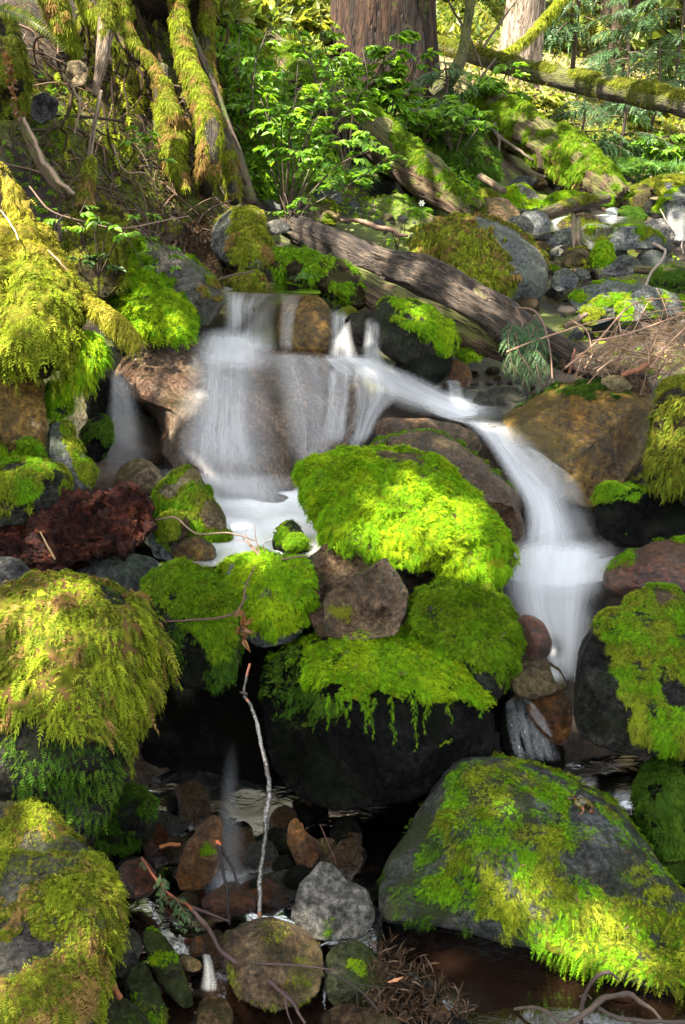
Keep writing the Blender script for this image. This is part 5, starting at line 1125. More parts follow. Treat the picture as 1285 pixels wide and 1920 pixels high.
stick('twig', 'thin forked twig on the dark green-grey bottom stone', [(610,1820,1.84),(650,1840,1.83),(690,1870,1.83),(710,1895,1.83)], [1.5,2,2.2,2], 'twig', col=(.02,.015,.012), sub=[([(650,1840,1.83),(700,1850,1.84),(740,1852,1.85)], 1.3), ([(668,1855,1.83),(672,1890,1.83)], 1.2)])
stick('wood_splinter', 'orange-red wood splinter beside the bottom left boulder', [(190,1812,1.86),(205,1840,1.85),(228,1872,1.84)], [4,8,5], 'splinter', col=(.17,.06,.022), sides=5)
stick('wood_splinter', 'pale orange splinter on the bottom debris', [(728,1842,1.85),(742,1838,1.85),(756,1832,1.86)], [1,4,1], 'splinter', col=(.34,.15,.07), sides=5)
stick('twig', 'long dead twig lying across the moss by the hunched stone', [(290,975,2.78),(330,972,2.77),(370,1000,2.75),(430,1000,2.75),(480,1015,2.75)], [1.5,2,2,1.6,1], 'twig', col=(.11,.075,.05))
stick('twig', 'tangle of fine dead twigs before the plunge pool', [(455,1010,2.76),(475,1030,2.72),(490,1045,2.7),(520,1048,2.7),(575,1043,2.68)], [1.2,1.8,2,2,1.6], 'twig', col=(.10,.06,.045), sub=[([(490,1045,2.7),(480,1010,2.72),(478,985,2.75)], 1.4), ([(490,1045,2.7),(470,1020,2.72),(440,1012,2.74)], 1.2), ([(500,1046,2.7),(495,1020,2.7),(515,1012,2.7)], 1.0), ([(475,1030,2.72),(460,1000,2.74),(465,992,2.75)], 1.1)])
stick('twig', 'dark twig crossing between the mossy boulder and the slate block', [(305,1165,2.36),(360,1162,2.38),(430,1155,2.42),(455,1130,2.46),(460,1100,2.5),(480,1060,2.52)], [1.2,1.8,2,2,1.6,1.2], 'twig', col=(.07,.035,.03))
g = Geo(); P0 = at(452, 1165, 2.42); n_ = 16
leaf_geo(g, P0 + rng.normal(0, .012, (n_, 3)) * [1, .5, 2], unit(rng.normal(size=(n_, 3)) + [0, 0, -.8]), unit(rng.normal(size=(n_, 3))), rng.uniform(.02, .04, n_), .014, leafcol(n_, 'brown') * 1.3, .3, .3)
tag(g.build('dead_leaf', M['leaf'], smooth=False), 'withered brown leaf caught on the twig by the slate block', 'leaf')
stick('twig', 'upright straw twig stuck in the rotten wood', [(75,997,2.5),(88,1020,2.5),(103,1050,2.5)], [1.5,2,1.5], 'twig', col=(.26,.17,.08))
stick('twig', 'dark wet twig beneath the shaggy boulder near the pool', [(600,1545,2.3),(625,1600,2.28),(630,1620,2.27)], [1.2,1.5,1], 'twig', col=(.05,.02,.015))
stick('twig', 'orange stick lying behind the orange wedge stone', [(300,1588,2.3),(320,1585,2.3),(340,1582,2.3)], [3,4,3], 'twig', col=(.24,.09,.03))
# ------------------------------------------------------------------ hanging conifer bough, dead twig heap
bo = empty('conifer_bough', at(1000, 590, 3.85), 'green drooping conifer bough hanging over the cracked grey log', 'bough')
g = Geo(); gs = Geo()
for k_ in range(16):
    f = k_ / 15; x0 = 985 + 25 * math.sin(k_ * 2.1); y0 = 590 + 60 * rng.random() * (0.4 + f)
    x1 = 945 + 105 * f + rng.normal(0, 6); y1 = 690 + 35 * math.sin(f * 3.1) + rng.normal(0, 12)
    q = np.array([(x0, y0, 3.72), ((x0 + x1) / 2 + rng.normal(0, 8), (y0 + y1) / 2 - 15, 3.62 + rng.normal(0, .03)), (x1, y1, 3.58 + rng.normal(0, .04))])
    bough_geo(g, gs, at(q[:, 0], q[:, 1], q[:, 2]), .055, 60, 'hem', nl=.16, dens=9, tw=.003, droop=.5)
q = np.array([(968, 578, 3.8), (1000, 582, 3.72), (1020, 610, 3.66), (1032, 660, 3.6), (1036, 710, 3.56)]); V, F, G, _ = tube(cr(at(q[:, 0], q[:, 1], q[:, 2]), 24), np.linspace(.006, .003, 24), 6); gs.add(V, F, (.10, .06, .04))
q = np.array([(968, 578, 3.8), (980, 610, 3.72), (972, 650, 3.64), (968, 700, 3.6)]); V, F, G, _ = tube(cr(at(q[:, 0], q[:, 1], q[:, 2]), 24), np.linspace(.005, .002, 24), 6); gs.add(V, F, (.10, .06, .04))
hc = np.array(LEAFC['hem'])
g.build('needles', M['needle'], bo, smooth=False); gs.build('twig', M['twig'], bo)
hp = empty('twig_heap', at(1200, 690, 3.7), 'tangled heap of dry tan twigs and needles at the right edge', 'twig heap')
g = Geo(); gs = Geo()
for k_ in range(170):
    x0 = rng.uniform(1080, 1330); y0 = rng.uniform(600, 700) ; 
    if y0 < 700 - (x0 - 1060) * .62 - 10: continue
    L = rng.uniform(30, 130); a = rng.normal(-.35, .5) if rng.random() < .7 else rng.uniform(-1.6, 1.6)
    t0 = 3.75 + (y0 - 650) * -.004 + rng.normal(0, .06); 
    pts = np.array([(x0 - L / 2 * math.cos(a), y0 - L / 2 * math.sin(a), t0 + rng.normal(0, .06)), (x0 + rng.normal(0, 8), y0 - abs(rng.normal(0, 10)), t0 - .03), (x0 + L / 2 * math.cos(a), y0 + L / 2 * math.sin(a), t0 + rng.normal(0, .06))])
    W = cr(at(pts[:, 0], pts[:, 1], pts[:, 2]), 9); r = rng.uniform(.0012, .0035)
    V, F, G, _ = tube(W, np.linspace(r, r * .4, 9), 5); gs.add(V, F, np.array([.26, .165, .105]) * rng.uniform(.45, 1.3))
    for _ in range(5):
        P = W[rng.integers(1, 9)][None]; D = unit(rng.normal(size=(1, 3)) + [[.3, -.4, -.2]])
        frond_geo(g, P, D, unit(rng.normal(size=(1, 3))), np.array([rng.uniform(.03, .07)]), np.array([[.25, .17, .10]]) * rng.uniform(.5, 1.3), 8, .3, .3, .04, 1.0)
for pts in [[(950,660,3.6),(1000,640,3.62),(1060,620,3.65),(1130,600,3.7),(1290,575,3.75)], [(1060,690,3.55),(1120,640,3.6),(1180,575,3.7),(1240,560,3.75),(1300,570,3.75)], [(1110,640,3.55),(1180,625,3.58),(1290,585,3.6)], [(1070,600,3.9),(1100,620,3.7),(1110,655,3.6)], [(1220,690,3.5),(1250,650,3.5),(1300,600,3.55)]]:
    q = np.array(pts); V, F, G, _ = tube(cr(at(q[:, 0], q[:, 1], q[:, 2]), 26), np.linspace(.004, .002, 26), 6); gs.add(V, F, (.24, .14, .09))
gs.build('dead_twigs', M['twig'], hp); g.build('dry_needles', M['leaf'], hp, smooth=False)
stick('stick', 'short red-brown broken stick poking from the twig heap', [(1165,705,3.5),(1190,695,3.5),(1215,683,3.52)], [5,6,5], col=(.15,.06,.03))

# ------------------------------------------------------------------ shrubs, ferns and seedlings
def shrub(name, label, root, tips, L, pal, nper=11, group='broadleaved shrubs of the slope', tw=1.6, wr=.55, cat='shrub', spread=26, sub=5):
    """root (x,y,t); tips (x,y,t): one leafy branch to each, with side sprays"""
    o = empty(name, at(*root), label, cat, group); g = Geo(); gs = Geo(); r0 = at(*root)
    for (x, y, t) in tips:
        e = at(x, y, t); m_ = r0 * .45 + e * .55 + np.array([rng.normal(0, .03), rng.normal(0, .03), abs(rng.normal(.06, .04))])
        pth = cr([r0, m_, e], 14); V, F, G, _ = tube(pth, np.linspace(tw, tw * .5, 14) / FPX * t, 5); gs.add(V, F, (.05, .036, .022))
        for q in range(sub):
            a = pth[int(13 - q * 1.7)]; an = rng.uniform(0, 6.28); l = spread / FPX * t * rng.uniform(.7, 1.5)
            spray(g, gs, a, a + np.array([math.cos(an), math.sin(an) * .8, rng.normal(-.08, .12)]) * l, int(nper * 1.3), L * .9, pal, wr=wr, tw=.4 * tw / FPX * t)
    g.build('foliage', M['leaf'], o, smooth=False); gs.build('stem', M['twig'], o)
    return o
sh = 'broadleaved shrubs of the slope'
shrub('shrub', 'tall thin shrub lit bright green before the big tree trunk', (705,300,6.6), [(700,210,6.5),(715,120,6.4),(745,60,6.3),(725,90,6.4),(760,75,6.35),(775,160,6.4),(690,160,6.5),(760,130,6.4),(740,180,6.4),(785,110,6.4),(690,250,6.5),(735,70,6.3)], .085, 'maple', 12, sh, 2.2, spread=34)
shrub('shrub', 'wide layered shrub with pale green leaves right of the leaning pole', (535,395,5.2), [(480,110,5.2),(560,110,5.3),(640,150,5.4),(560,170,5.0),(500,180,5.1),(470,140,5.2),(620,110,5.5),(540,210,5.0),(590,220,5.1),(650,210,5.2)], .062, 'maple', 13, sh, 2, spread=40)
shrub('shrub', 'low layered shrub with drooping leaves over the rotting trunk', (545,405,5.0), [(660,265,4.95),(700,280,5.0),(720,300,5.0),(640,240,5.0),(690,250,5.1),(560,285,4.85)], .06, 'maple', 13, sh, 2, spread=40)
shrub('shrub', 'dark shrub behind the leaning pole', (470,330,5.6), [(450,200,5.6),(480,230,5.5),(520,240,5.5),(430,250,5.4),(500,290,5.4),(470,270,5.4),(540,250,5.6)], .06, 'maple', 12, sh, 2, spread=40)
shrub('shrub', 'bright leafy shrub high on the slope left of the big tree', (560,90,8), [(430,10,8),(480,20,8),(520,40,7.9),(560,20,8),(600,50,7.8),(470,70,7.7),(540,80,7.7),(610,20,8.2),(450,-10,8.2)], .09, 'sun', 13, sh, 2, spread=44)
shrub('shrub', 'bright shrub between the leaning pole and the reddish trunk', (420,110,6.0), [(400,20,6.1),(440,60,6),(420,90,5.9),(460,40,6.1),(380,60,6)], .06, 'maple', 12, sh, 2, spread=38)
shrub('shrub', 'small-leaved green shrub below the curved sapling', (850,300,6.8), [(830,210,6.7),(860,200,6.7),(880,220,6.7),(840,240,6.6),(870,240,6.6),(900,210,6.8),(810,200,6.9)], .045, 'maple', 15, sh, 1.5, spread=30)
shrub('shrub', 'leafy shrub draping the front of the big tree base', (620,260,7.2), [(560,180,7.2),(600,120,7.4),(640,100,7.3),(660,140,7.2),(620,200,7.1),(680,200,7.1),(650,240,7.0),(580,230,7.1)], .08, 'maple', 12, sh, 2, spread=40)
shrub('shrub', 'airy shrub with small bright leaves over the reddish trunk', (650,330,5.9), [(600,60,6.0),(640,110,5.9),(680,90,5.9),(610,150,5.8),(660,190,5.8),(580,100,5.9),(700,150,5.8),(560,60,6)], .055, 'maple', 13, sh, 1.8, spread=44)
shrub('shrub', 'leafy shrub filling the slope right of the leaning pole', (470,340,5.4), [(440,110,5.4),(470,160,5.3),(430,170,5.3),(500,60,5.5),(450,60,5.5),(520,190,5.3)], .055, 'maple', 13, sh, 1.8, spread=44)
shrub('seedling', 'bright maple seedling on the left bank beside the bent twig', (185,520,3.6), [(150,400,3.45),(185,415,3.4),(215,425,3.4),(265,400,3.4),(240,440,3.42),(160,430,3.4),(120,430,3.4),(100,420,3.42)], .036, 'maple', 9, 'seedlings of the left bank', 1.4, cat='seedling', spread=22, sub=2)
shrub('seedling', 'little seedling hanging over the grey boulder left of the fall', (240,440,3.75), [(300,485,3.7),(330,500,3.7),(290,470,3.7),(270,500,3.65),(320,480,3.72)], .03, 'maple', 8, 'seedlings of the left bank', 1.2, cat='seedling', spread=20, sub=2)
shrub('seedling', 'seedling on the mossy roots above the bent twig', (285,330,4.3), [(250,250,4.2),(285,260,4.2),(310,300,4.2),(240,265,4.2),(300,285,4.2)], .035, 'maple', 9, 'seedlings of the left bank', 1.2, cat='seedling', spread=22, sub=2)
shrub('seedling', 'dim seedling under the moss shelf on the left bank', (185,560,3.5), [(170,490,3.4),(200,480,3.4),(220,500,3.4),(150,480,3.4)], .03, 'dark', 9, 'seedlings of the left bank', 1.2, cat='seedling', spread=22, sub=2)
shrub('seedling', 'green seedling between the leaning pole and the upright mossy rock', (540,440,4.7), [(520,430,4.6),(560,385,4.6),(575,375,4.7),(510,400,4.7),(545,400,4.6),(585,400,4.7)], .03, 'maple', 10, 'seedlings of the left bank', 1.2, cat='seedling', spread=22, sub=2)
for k_, (lb, rt, cx, cy, t, wd, ht, nt_) in enumerate([('leafy bush halfway up the slope before the big tree', (640,230), 620, 160, 7.0, 70, 60, 8), ('yellow-lit bush at the top of the slope', (560,60), 540, 25, 8.6, 90, 35, 9),
      ('bush hugging the left foot of the big tree', (640,190), 625, 120, 7.9, 45, 60, 8), ('bush between the red stump and the root mass', (800,270), 800, 235, 6.7, 60, 35, 8), ('bush on the root mass below the curved sapling', (880,260), 880, 215, 7.1, 55, 35, 8), ('pale bush behind the slope shrubs at the top', (460,60), 450, 20, 7.6, 60, 40, 8),
      ('bush at the head of the mossy upstream trunk', (930,200), 925, 175, 7.7, 45, 30, 7), ('bright bush under the slim fallen trunk', (1020,230), 1020, 200, 9.5, 60, 30, 8), ('bush beside the yellow drooping fern', (1220,260), 1230, 230, 10.5, 55, 30, 8), ('low bush at the right edge beneath the slim trunk', (1270,300), 1262, 280, 9.0, 40, 25, 7)]):
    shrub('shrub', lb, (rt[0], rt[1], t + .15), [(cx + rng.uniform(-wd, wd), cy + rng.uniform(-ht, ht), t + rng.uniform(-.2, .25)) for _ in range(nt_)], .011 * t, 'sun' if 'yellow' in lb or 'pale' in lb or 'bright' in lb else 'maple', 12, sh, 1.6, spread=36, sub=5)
# the white-flowered plant by the big smooth boulder
pl = empty('flower', at(788, 425, 5.05), 'three-leaved plant with one white flower by the big smooth boulder', 'flower')
g = Geo(); gs = Geo(); a = at(787, 425, 5.05); b_ = at(790, 392, 5.0)
V, F, G, _ = tube(cr([a, (a + b_) / 2 + [.01, 0, 0], b_], 8), .003, 5); gs.add(V, F, (.06, .12, .02))
leaf_geo(g, np.repeat(b_[None], 3, 0), unit(np.array([[-1, -.2, .1], [1, -.3, .0], [.1, -1, -.2]])), np.repeat([[0, 0, 1.0]], 3, 0), np.full(3, .065), .05, leafcol(3, 'maple'))
fl = Geo(); c_ = at(791, 381, 5.0); V, F, G, _ = tube(np.array([b_, c_]), .002, 5); gs.add(V, F, (.06, .12, .02))
leaf_geo(fl, np.repeat(c_[None], 6, 0), unit(np.array([[math.cos(q), -.3, math.sin(q)] for q in np.arange(6) * 1.05])), np.repeat([[0, -1.0, 0.2]], 6, 0), np.full(6, .018), .012, np.full((6, 3), .8))
g.build('leaf', M['leaf'], pl, smooth=False); gs.build('stem', M['twig'], pl); fl.build('blossom', M['leaf'], pl, smooth=False)
shrub('seedling', 'broad-leaved sprout on the pebbles behind the grey log', (745,470,5.0), [(735,452,4.95),(760,448,4.95),(715,470,4.9),(740,440,5.0)], .05, 'maple', 5, 'seedlings of the left bank', 1.2, cat='seedling', spread=16, sub=1)
fl_ = [('fern', 'lush sword fern under the layered shrub left of the hollow log', 625,355,5.7,.36,15),('fern', 'sword fern at the left foot of the layered shrub', 545,350,5.9,.33,13),('fern', 'fern in the shade left of the rotting trunk', 655,340,5.9,.34,13),
       ('fern', 'small fern tuft among the seedlings by the pole', 520,345,5.9,.25,11),('fern', 'blue-green fern beside the stones upstream right', 1180,318,8.4,.42,13),('fern', 'fern right of the mossy upstream trunk', 1230,322,8.6,.4,13),('fern', 'fern at the foot of the mossy upstream trunk', 1150,330,8.0,.3,11),
       ('fern', 'sunlit sword fern under the slim fallen trunk', 1090,262,10.5,.65,15),('fern', 'yellow drooping sword fern right of the sunlit one', 1165,238,11.5,.75,15),('fern', 'pale fern far back near the right edge', 1220,250,12,.7,13),
       ('fern', 'dark fern at the foot of the big tree', 800,215,7.6,.4,13),('fern', 'small hanging fern in the dark bank under the grey log', 570,525,4.05,.10,9),('fern', 'fern tuft on the slope before the big tree', 700,270,6.7,.3,12),('fern', 'fern on the slope above the rotting trunk', 480,130,6.9,.4,12)]
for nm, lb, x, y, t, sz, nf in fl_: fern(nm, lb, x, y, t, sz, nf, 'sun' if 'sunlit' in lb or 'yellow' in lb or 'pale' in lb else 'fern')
# long fern frond hanging at the top left
g = Geo(); q = np.array([(0,18,3.6),(40,30,3.55),(80,55,3.5),(120,92,3.5)]); P = cr(at(q[:,0], q[:,1], q[:,2]), 30); tg = unit(np.gradient(P, axis=0))
for sg in (-1, 1):
    sd = unit(np.cross(tg, [0, -1.0, .3])) * sg
    leaf_geo(g, P, unit(sd + tg * .5), np.repeat([[0, -1.0, .5]], 30, 0), np.linspace(.035, .012, 30), np.linspace(.010, .005, 30), leafcol(30, 'sun'))
V, F, G, _ = tube(P, .0015, 4); g.add(V, F, (.1, .12, .02)); tag(g.build('fern_frond', M['leaf'], smooth=False), 'single bright fern frond arching in at the top left corner', 'fern')
g = Geo(); q = np.array([(2,85,3.55),(15,120,3.5),(22,160,3.5),(35,215,3.5)]); P = cr(at(q[:,0], q[:,1], q[:,2]), 60)
leaf_geo(g, P + rng.normal(0, .006, P.shape), unit(rng.normal(size=(60, 3)) + [0, 0, -.6]), unit(rng.normal(size=(60, 3))), rng.uniform(.012, .03, 60), .012, leafcol(60, 'brown'), .4, .4)
tag(g.build('dead_frond', M['leaf'], smooth=False), 'curled rust-brown dead frond hanging at the left edge', 'frond')

# ------------------------------------------------------------------ ground cover
def scatter(poly, n, L, pal, name, kind='stuff', mat='leaf', lift=.6, wr=.5, frond=False, gonly=True):
    g = Geo(); P0 = np.array(poly, float); lo = P0.min(0); hi = P0.max(0); pts = []; nn = []
    X = rng.uniform(lo[0], hi[0], n * 3); Y = rng.uniform(lo[1], hi[1], n * 3); ok = inpoly(X, Y, poly)
    for x, y in list(zip(X[ok], Y[ok]))[:n]:
        p, nr, t = hit(x, y, 30, gonly); pts.append(p); nn.append(nr)
    P = np.array(pts); Nn = np.array(nn); K = len(P)
    D = unit(Nn * lift + rng.normal(0, .8, (K, 3))); sc = L * rng.uniform(.5, 1.3, K)
    if frond: frond_geo(g, P, D, unit(Nn + rng.normal(0, .5, (K, 3))), sc, palette(P, frond, 5), 6, .4, .6)
    else:
        P = P + Nn * (L * rng.uniform(0, 1.2, K))[:, None]
        leaf_geo(g, P, D, unit(Nn + rng.normal(0, .6, (K, 3))), sc, sc * wr, leafcol(K, pal))
    return tag(g.build(name, M[mat], smooth=False), kind=kind)
scatter([(380,0),(640,0),(620,180),(640,330),(500,380),(460,330),(420,200)], 6500, .05, 'maple', 'undergrowth', lift=1.0)
scatter([(400,0),(640,0),(640,110),(480,120)], 3000, .07, 'sun', 'undergrowth')
scatter([(640,190),(900,180),(920,340),(840,400),(700,300)], 3200, .05, 'maple', 'undergrowth')
scatter([(820,60),(1285,60),(1285,250),(1120,330),(900,200)], 5000, .07, 'sun', 'undergrowth', lift=.3)
scatter([(380,-20),(1285,-20),(1285,110),(380,60)], 6500, .13, 'far', 'undergrowth', lift=.6)
scatter([(820,100),(1285,120),(1285,330),(1120,340),(900,200)], 1500, .06, 'litter', 'leaf_litter', wr=.3)
scatter([(1100,270),(1285,290),(1285,345),(1170,345)], 700, .07, 'fern', 'undergrowth')
scatter([(0,0),(330,0),(430,380),(400,500),(330,450),(150,430),(60,330),(0,280)], 3200, .03, 'litter', 'leaf_litter', wr=.15)
scatter([(380,400),(420,440),(430,530),(390,530),(330,460)], 1200, .025, 'litter', 'leaf_litter', wr=.2)
scatter([(40,150),(330,120),(430,380),(330,440),(150,420),(60,330)], 2600, .03, None, 'moss_carpet', mat='moss', frond='olive')
scatter([(120,400),(240,420),(260,480),(200,580),(130,520)], 1400, .035, None, 'moss_carpet', mat='moss', frond='mix')
scatter([(430,180),(700,260),(880,400),(700,420),(560,380),(480,380)], 4000, .035, None, 'moss_carpet', mat='moss', frond='green')
scatter([(680,470),(1020,560),(1285,480),(1285,620),(1050,680),(850,640)], 900, .02, None, 'moss_carpet', mat='moss', frond='gmix')
scatter([(1010,420),(1285,450),(1285,600),(1040,560)], 900, .025, None, 'moss_carpet', mat='moss', frond='bright')
scatter([(690,1790),(735,1780),(900,1920),(690,1920)], 900, .03, 'litter', 'twiggy_debris', wr=.07, lift=.9, gonly=False)
scatter([(700,1760),(800,1790),(900,1920),(700,1920)], 1000, .016, 'litter', 'needle_litter', wr=.12, lift=.8)
scatter([(250,1560),(640,1560),(700,1800),(420,1900),(220,1800)], 300, .016, 'litter', 'needle_litter', wr=.15)

# ------------------------------------------------------------------ big tree, curved sapling, forest behind
def trunk_tree(label, x, y, t, wpx, mat, group=None, lean=0.0, seed=1, flare=1.3, cover=None, top=7.0, crown='far', cn=500):
    b = at(x, y, t); r = wpx / 2 / FPX * t
    o = empty('tree', b, label, 'tree', group)
    n = 50; s = np.linspace(-.5, 12, n); rad = r * (1 + (flare - 1) * np.exp(-np.maximum(s, 0) * 1.6 / max(r * 3, .3))) * (1 - np.maximum(s, 0) / 26)
    W = b + np.c_[s * lean, 0 * s, s]; V, F, G, Dn = tube(W, rad, 44)
    q = G * np.array([9 / max(r * 3, .25), 9 / max(r * 3, .25), 1.1]); rr = np.repeat(rad, 44)
    V = V + Dn * ((-np.abs(fbm(q * 1.4, 4, seed)) * .22 + fbm(G * 3, 3, seed) * .1) * np.minimum(rr, .3))[:, None]
    T = np.vstack([F[:, [0, 1, 2]], F[:, [0, 2, 3]]]); register(V, T)
    tr = build_mesh('trunk', V, F, M[mat], o, attrs={'Grain': G})
    if cover: moss_on(V, T, tr, None, **cover)
    g = Geo(); gs = Geo()
    for q in range(14):
        a = rng.uniform(0, 6.28); h = rng.uniform(top, 12); l = rng.uniform(1.2, 2.4) * (1.2 - .5 * (h - top) / (12.01 - top)); p = W[0] + [h * lean, 0, h + .5]; e = p + np.array([math.cos(a) * l, math.sin(a) * l, -.25 * l])
        bough_geo(g, gs, [p, (p + e) / 2 + [0, 0, .15], e], l * .45, cn // 14, crown, nl=.2, dens=7, tw=.03, droop=.4)
    g.build('crown', M['needle'], o, smooth=False); gs.build('branch', M['twig'], o)
    return o
trunk_tree('huge dark furrowed conifer trunk at the top middle', 718, 185, 8.4, 176, 'bark', seed=5, flare=1.35, top=8, crown='hem')
ft = 'slim conifer trunks of the far forest'
trunk_tree('pale sunlit tapering trunk right of the curved sapling', 975, 118, 11.5, 76, 'palebark', lean=.05, seed=6, flare=1.15, top=8)
trunk_tree('dark slim trunk left of its close neighbour in the far forest', 1128, 118, 17, 24, 'thinbark', ft, .02, 7, 1.1, top=8)
trunk_tree('thicker dark trunk just right of the slim dark one', 1152, 116, 16, 26, 'thinbark', ft, .01, 8, 1.1, top=8)
trunk_tree('brown trunk leaning right in the far forest', 1182, 122, 18, 20, 'thinbark', ft, .03, 9, 1.1, top=8)
trunk_tree('far sunlit thin trunk at the right edge', 1255, 125, 21, 16, 'palebark', ft, .02, 10, 1.1, top=8)
trunk_tree('very thin trunk at the far right behind the sunlit one', 1278, 115, 23, 16, 'thinbark', ft, .01, 11, 1.1, top=8)
trunk_tree('distant thin trunk between the pale trunk and the dark pair', 1060, 92, 24, 14, 'thinbark', ft, .02, 12, 1.1, top=8)
trunk_tree('distant trunk left of the pale sunlit one', 900, 70, 22, 18, 'thinbark', ft, -.01, 13, 1.1, top=8)
trunk_tree('distant trunk far behind the shrubs at the top left', 520, -20, 20, 24, 'thinbark', ft, .0, 14, 1.1, top=8)
cs = empty('sapling', at(845, 175, 8.0), 'curved bare sapling stem beside the big tree', 'sapling')
log('trunk', None, [(815,178,8.0),(832,160,7.95),(852,135,7.9),(868,100,7.9),(876,50,7.9),(885,-10,7.9),(900,-120,8.0)], [16,16,14,11,9,9,7], 'mosslog', 16, 60, .14, (20,20,5), parent=cs, seed=77)
g = Geo(); gs = Geo()
for q in range(7):
    p = at(885 + q * 3, -30 - q * 14, 7.95); a = rng.uniform(0, 6.28); e = p + np.array([math.cos(a), math.sin(a), .3]) * .8
    for z in range(3): spray(g, gs, p, e + rng.normal(0, .2, 3), 12, .08, 'maple', tw=.006)
g.build('crown', M['leaf'], cs, smooth=False); gs.build('branch', M['twig'], cs)
log('branch', 'moss-draped yellow branch hanging in front of the pale sunlit trunk', [(1060,-10,10),(1035,20,9.9),(1005,55,9.8),(975,85,9.7),(945,100,9.6)], [5,6,6,6,4], 'snag', 12, 30, .2, cat='branch', moss=[mb(pal='yellow', L=.05, cov=5, up=(-.9,-.4), pad=.01, droop=.9)])
for lb, pts in [('thin bare twig rising left of the curved sapling', [(905,130,8),(880,70,8.1),(850,20,8.2),(835,-20,8.2)]), ('fine twig arching beneath the slim fallen trunk', [(930,110,8.2),(900,150,8.0),(885,200,7.8),(860,270,7.4)]), ('fine bare twig crossing in front of the pale trunk', [(905,90,8.6),(940,40,8.8),(965,5,9)])]:
    stick('twig', lb, pts, [2,2.5,2,1.5], cat='twig', col=(.05,.035,.02))
# understorey conifers with low drooping boughs
uc = 'young understorey conifers of the far forest'
def young(label, x, y, t, h, w_, pal, nb=22):
    b = at(x, y, t); o = empty('young_conifer', b, label, 'conifer', uc); g = Geo(); gs = Geo(); r = .012 + h * .008
    V, F, G, _ = tube(np.array([b + [0, 0, -.2], b + [.03, 0, h * .5], b + [0, 0, h]]), np.array([r, r * .7, r * .2]), 7); gs.add(V, F, (.05, .035, .025))
    for q in range(nb):
        f = rng.uniform(.08, .97); a = rng.uniform(0, 6.28); l = w_ * (1.05 - .8 * f) * rng.uniform(.7, 1.2); p = b + [0, 0, f * h]
        e = p + np.array([math.cos(a) * l, math.sin(a) * l, -.22 * l])
        bough_geo(g, gs, [p, (p + e) / 2 + [0, 0, .1 * l], e], l * .5, 34, pal, nl=.14, dens=10, tw=r * .4, droop=.45)
    g.build('foliage', M['needle'], o, smooth=False); gs.build('trunk', M['twig'], o); return o
for a in [('hemlock with dark drooping boughs right of the mossy branch', 1075, 110, 13, 2.6, 1.1, 'hem', 34), ('blue-green hemlock under the dark trunk pair', 1165, 150, 12.5, 1.0, 1.0, 'hem', 16), ('hemlock spreading low at the far right edge', 1265, 150, 12.5, 1.4, 1.2, 'hem', 20),
          ('sapling with thin bare stem behind the slim fallen trunk', 1160, 300, 8.6, .95, .5, 'hem', 14), ('low hemlock boughs before the mossy upstream trunk', 1085, 275, 8.4, .55, .6, 'hem', 16), ('dark hemlock sprig at the foot of the big tree', 830, 205, 7.4, .35, .5, 'hem', 14),
          ('sunlit young conifer far behind the curved sapling', 850, 80, 16, 3.0, 1.3, 'sun', 30), ('sunlit young conifer right of the pale trunk', 1030, 95, 17, 3.0, 1.3, 'sun', 30), ('yellow-green conifer in the far right forest', 1215, 90, 20, 4.0, 1.6, 'sun', 34),
          ('yellow-green conifer far behind the dark trunk pair', 1130, 60, 24, 5, 2, 'sun', 34), ('tall yellow-green conifer beyond the right edge trunks', 1300, 80, 24, 5, 2.2, 'sun', 34), ('bright conifer left of the pale trunk far back', 930, 60, 20, 3.6, 1.6, 'sun', 34), ('hemlock near the right end of the slim fallen trunk', 1225, 205, 9.5, .6, .8, 'hem', 16),
          ('bright conifer behind the top left shrubs', 500, -10, 15, 2.6, 1.5, 'sun', 30), ('bright conifer at the left of the big trunk far back', 600, 10, 14, 2.4, 1.4, 'sun', 30)]: young(*a)
# far wood: a deep belt of foliage on the rising ground
g = Geo(); K = 60000
Y_ = rng.uniform(17, 48, K); X_ = rng.uniform(-.55, .75, K) * Y_; zb = height(np.c_[X_, Y_]); Zf = zb + rng.uniform(0, 1, K) ** 1.3 * 9
P = np.c_[X_, Y_, Zf]; keep = fbm(P * .5, 3, 9) > -.12; P = P[keep]; K = len(P)
leaf_geo(g, P, unit(rng.normal(size=(K, 3))), unit(rng.normal(size=(K, 3)) + [0, -.5, .6]), rng.uniform(.25, .6, K), rng.uniform(.15, .35, K), leafcol(K, 'far'))
tag(g.build('far_forest', M['canopy'], smooth=False), kind='stuff')

# ------------------------------------------------------------------ crown of the left-bank tree: unseen leaves added to shade the stream, with gaps cut for sun spots
HOLES = [(830,1000,.17),(770,960,.10),(880,1050,.12),(930,1060,.08),(690,1040,.06),(20,360,.36),(50,470,.18),(20,590,.14),(130,560,.10),(200,595,.10),(250,640,.08),(165,660,.08),(320,930,.05),(262,880,.05),(560,990,.05),(1000,930,.05),
         (100,1140,.10),(40,1210,.07),(90,1560,.06),(150,1620,.05),(640,1230,.05),(500,1100,.06),(1170,1300,.05),(1080,1760,.07),(1210,1780,.08),(950,1640,.05),(860,1470,.05),(700,480,.15),(800,505,.10),(900,560,.10),(1200,650,.25),(1130,570,.15),(1230,560,.15),(1020,740,.10),(1130,730,.07),(800,600,.07),(620,440,.12),(450,420,.08),(330,480,.10),(700,720,.10),(1250,800,.08),(250,1000,.05),(660,1680,.05)]
hp_ = []
for x, y, r in HOLES:
    p, _, t = hit(x, y, 3); hp_.append((p, r))
